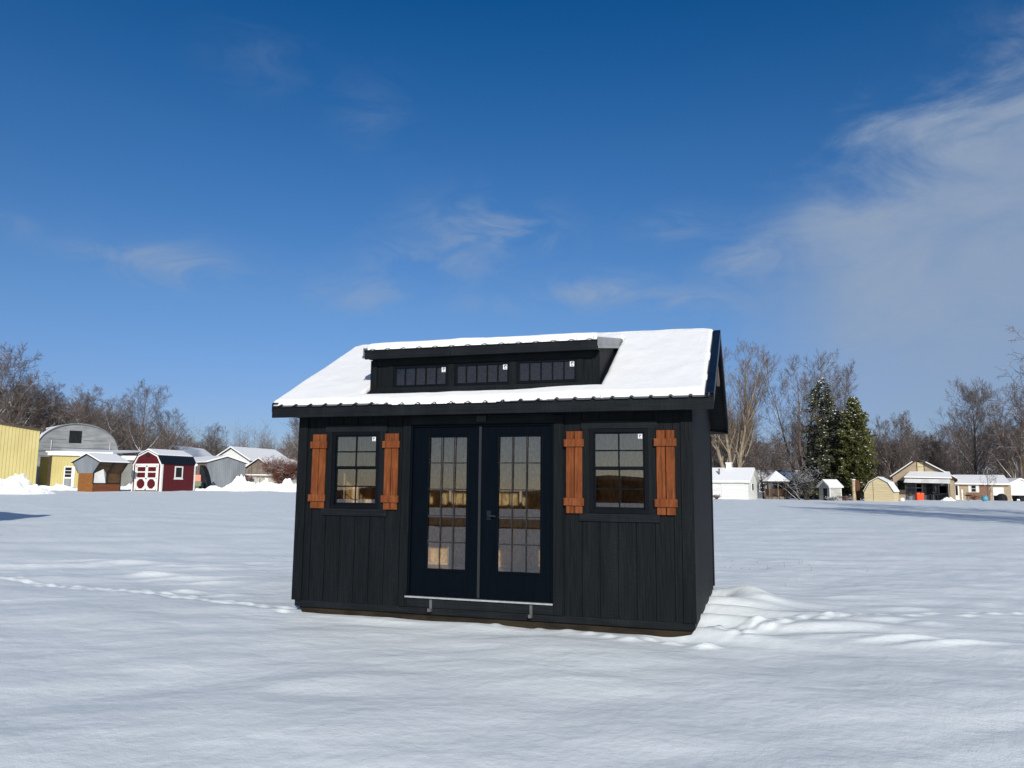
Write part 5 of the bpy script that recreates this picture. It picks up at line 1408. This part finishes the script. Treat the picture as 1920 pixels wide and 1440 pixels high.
MB().box(-.7,1.4,-.6,.6,.28,.75).build('body', M['ink'], tl)
for x, y in ((-.3,-.63),(.9,-.63),(-.3,.63),(.9,.63)): MB().tube([(x,y-.07,.25),(x,y+.07,.25)], [.27,.27], 12).build('wheel', M['dark'], tl)
p = at(1877.5, 105); tag(MB().lathe([(.62,-.1),(.66,.35),(.52,.72),(.2,.92)], 12).build('covered_barrel', M['dark']), 'round dark covered barrel in front of the ranch house garage door', 'barrel').location = p
p = at(1868, 106); tag(MB().box(-.25,.25,-.25,.25,-.1,.6).box(-.28,.28,-.28,.28,.6,.66).build('waste_bin', M['dark']), 'small dark square bin left of the round covered barrel', 'bin').location = p
p = at(1814.5, 98); bb = thing('bird_bath', 'small dark bird bath on the snow in front of the ranch house', 'bird bath', p)
MB().lathe([(.16,-.05),(.06,.1),(.05,.55),(.10,.6)], 10).build('pedestal', M['greymetal'], bb); MB().lathe([(.1,.6),(.42,.70),(.45,.76),(.40,.72)], 12).build('bowl', M['dark'], bb)
p = at(1845.5, 98.5); tag(MB().lathe([(.12,-.08),(.34,.1),(.40,.35),(.33,.6),(.15,.72)], 12).build('garden_globe', M['blue'], None, True), 'turquoise blue garden globe in the snow before the ranch house', 'globe').location = p
T, C = grow(150, 4.2, .13, 1, .1, 0, .35, 9, .3, .5, 5, 4, 2, .010, 0, .2)
tree('bare_tree', 'tree', 'very small snow-flecked tree in front of the ranch house garage door', at(1853, 103), T, C, M['bark'], M['barkdark'])
p = at(1657, 97); tag(MB().blob((0,0,.15), .3).build('snow_lump', M['pile_snow'], None, True), 'little snow lump at the back of the tan gambrel shed', 'snow lump').location = at(1691, 90)

# thin dead grass poking through the snow right of the shed
mb = MB(); rg = random.Random(8)
for k in range(18):
    p = gpix(rg.gauss(1470, 70), rg.gauss(1062, 10)); z = float(snow_height(np.array(p.x), np.array(p.y)))
    q = Vector((p.x, p.y, z-.02))
    mb.tube([q, q + Vector((rg.uniform(-.04,.04), rg.uniform(-.04,.04), rg.uniform(.05,.12)))], [.004,.002], 3, False)
o = mb.build('dead_grass', M['reed']); o['kind'] = 'stuff'; o['label'] = 'sparse dead grass blades poking through the snow'

# open-sided pavilion left of the frame, whose hipped roof shades the snow at the left edge
p = Vector((-20.7, 22.2, gz(-20.7, 22.2))); pv = thing('pavilion', 'hip-roofed pavilion outside the photo on the left, casting its roof shadow on the snow', 'pavilion', p)
for x in (-3.4, 3.4):
    for y in (-1.4, 1.4): MB().box(x-.08,x+.08,y-.08,y+.08,-.2,2.4).build('post', M['wood2'], pv)
mb = MB(); e = [(-4.3,-2,2.4),(4.3,-2,2.4),(4.3,2,2.4),(-4.3,2,2.4)]; r_ = [(-1.2,0,4.4),(.6,0,4.4)]
mb.poly([e[0],e[1],r_[1],r_[0]]); mb.poly([e[1],e[2],r_[1]]); mb.poly([e[2],e[3],r_[0],r_[1]]); mb.poly([e[3],e[0],r_[0]]); mb.poly(list(reversed(e))); mb.build('roof', M['greyroof'], pv)
pp = Vector((-13.5, 15.8, gz(-13.5, 15.8))); tag(MB().tube([(0,0,-.2),(.5,.6,2.2)], [.04,.035], 8).build('leaning_pole', M['weath']), 'thin leaning pole outside the photo on the left, throwing a thin shadow', 'pole').location = pp

# ------------------------------------------------------------------ light and sky
EL, AZ = math.radians(22.6), math.radians(-7.5)      # sun stands behind the camera
sd_ = Vector((-math.sin(AZ)*math.cos(EL), -math.cos(AZ)*math.cos(EL), math.sin(EL)))
sl = bpy.data.lights.new('sun', 'SUN'); sl.energy = 4.1; sl.angle = math.radians(.53); sl.color = (1.0, .965, .90)
so = bpy.data.objects.new('sun', sl); COL.objects.link(so); so.rotation_euler = sd_.to_track_quat('Z', 'Y').to_euler(); so.location = (0, -20, 30)
w = bpy.data.worlds.new('World'); scene.world = w; w.use_nodes = True; nt = w.node_tree; nt.nodes.clear()
out = nt.nodes.new('ShaderNodeOutputWorld'); bg = nt.nodes.new('ShaderNodeBackground'); L(nt, bg.outputs[0], out.inputs[0])
sky = nt.nodes.new('ShaderNodeTexSky'); sky.sky_type = 'NISHITA'; sky.sun_disc = False; sky.sun_elevation = EL; sky.sun_rotation = PI + AZ; sky.altitude = 200; sky.air_density = 1.0; sky.dust_density = .35; sky.ozone_density = 2.0
tc = nt.nodes.new('ShaderNodeTexCoord'); sp = nt.nodes.new('ShaderNodeSeparateXYZ'); L(nt, tc.outputs['Generated'], sp.inputs[0])
az = math_(nt, 'ARCTAN2', sp.outputs[0], sp.outputs[1]); el = math_(nt, 'ARCSINE', sp.outputs[2])
# clearer, deeper blue overhead
hs = nt.nodes.new('ShaderNodeHueSaturation'); hs.inputs['Saturation'].default_value = 1.0; L(nt, sky.outputs[0], hs.inputs['Color'])
dark = mrange(nt, el, .02, .62, 1.0, .48, False)
ramp = nt.nodes.new('ShaderNodeValToRGB'); L(nt, mrange(nt, el, 0, .8, 0, 1, False), ramp.inputs[0])
er = ramp.color_ramp; er.elements[0].position = 0; er.elements[1].position = 1
def half(c): return (c[0]/2, c[1]/2, c[2]/2, 1)
er.elements[0].color = half((.40,.49,.80)); er.elements[1].color = half((.05,.88,1.75))
for pos_, c_ in ((.12,(.49,.60,.92)),(.275,(.54,.78,1.10)),(.525,(.36,.90,1.42)),(.735,(.11,.92,1.68))):
    q_ = er.elements.new(pos_); q_.color = half(c_)
cm = nt.nodes.new('ShaderNodeVectorMath'); cm.operation = 'SCALE'; L(nt, hs.outputs[0], cm.inputs[0]); L(nt, math_(nt, 'MULTIPLY', dark, 2.0), cm.inputs['Scale'])
sunside = mrange(nt, sp.outputs[1], .25, -.55)
tint = mixc(nt, sunside, ramp.outputs[0], (.54,.53,.60))
vm = nt.nodes.new('ShaderNodeVectorMath'); vm.operation = 'MULTIPLY'; L(nt, cm.outputs[0], vm.inputs[0]); L(nt, tint, vm.inputs[1])
skyc = vm.outputs[0]
# high thin cloud
cv = nt.nodes.new('ShaderNodeCombineXYZ'); L(nt, az, cv.inputs[0]); L(nt, el, cv.inputs[1])
mp = nt.nodes.new('ShaderNodeMapping'); mp.inputs['Rotation'].default_value = (0, 0, -.55); mp.inputs['Scale'].default_value = (3.2, 7.5, 1); L(nt, cv.outputs[0], mp.inputs[0])
n1 = noise(nt, mp.outputs[0], 1.6, 9, .62, .7)
mp2 = nt.nodes.new('ShaderNodeMapping'); mp2.inputs['Scale'].default_value = (5, 11, 1); mp2.inputs['Rotation'].default_value = (0, 0, -.2); L(nt, cv.outputs[0], mp2.inputs[0])
n2 = noise(nt, mp2.outputs[0], 1.9, 8, .6, .9)
edge = math_(nt, 'SUBTRACT', math_(nt, 'MULTIPLY_ADD', az, .42, .24), el)       # >0 below the cloud's slanting upper edge
edge = math_(nt, 'ADD', edge, math_(nt, 'MULTIPLY_ADD', n1, .26, -.13))
m1 = math_(nt, 'MULTIPLY', mrange(nt, edge, -.02, .12), mrange(nt, math_(nt, 'MULTIPLY_ADD', n2, .10, az), .29, .50))
m1 = math_(nt, 'MULTIPLY', m1, mrange(nt, n1, .25, .75, .58, .92))
m1 = math_(nt, 'MULTIPLY', m1, mrange(nt, el, -.02, .24, .30, 1.0))
tot = m1
def blob(a0, e0, sa, se, k):
    qa = math_(nt, 'POWER', math_(nt, 'ABSOLUTE', math_(nt, 'DIVIDE', math_(nt, 'SUBTRACT', az, a0), sa)), 2)
    qe = math_(nt, 'POWER', math_(nt, 'ABSOLUTE', math_(nt, 'DIVIDE', math_(nt, 'SUBTRACT', el, e0), se)), 2)
    return math_(nt, 'MULTIPLY', math_(nt, 'EXPONENT', math_(nt, 'MULTIPLY', math_(nt, 'ADD', qa, qe), -1.0)), k)
def pix(px_, py_):
    d = ray(px_, py_).normalized(); return math.atan2(d.x, d.y), math.asin(d.z)
acc = None
for px_, py_, sa, se, k in ((300,490,.085,.025,.62),(905,425,.085,.035,.60),(800,500,.075,.03,.5),(670,556,.06,.022,.5),(1125,548,.07,.020,.85),(1290,570,.05,.018,.6),(1270,420,.05,.018,.45),(1400,492,.055,.022,.6),(490,110,.06,.03,.16),(700,210,.05,.04,.14),(930,570,.05,.012,.4),(1000,450,.05,.02,.4),(20,420,.03,.015,.2),(1880,40,.05,.02,.15)):
    a0, e0 = pix(px_, py_); bb_ = blob(a0, e0, sa, se, k); acc = bb_ if acc is None else math_(nt, 'ADD', acc, bb_)
wis = math_(nt, 'MULTIPLY', acc, mrange(nt, n2, .34, .72, 0, 1.0))
tot = math_(nt, 'MINIMUM', math_(nt, 'ADD', tot, wis), .92)
final = mixc(nt, tot, skyc, (3.05, 3.85, 5.1))
L(nt, final, bg.inputs[0]); bg.inputs[1].default_value = .10

scene.render.engine = 'CYCLES'
scene.cycles.max_bounces = 8; scene.cycles.transparent_max_bounces = 16
scene.cycles.use_denoising = True
scene.view_settings.view_transform = 'Standard'; scene.view_settings.look = 'None'; scene.view_settings.exposure = 0
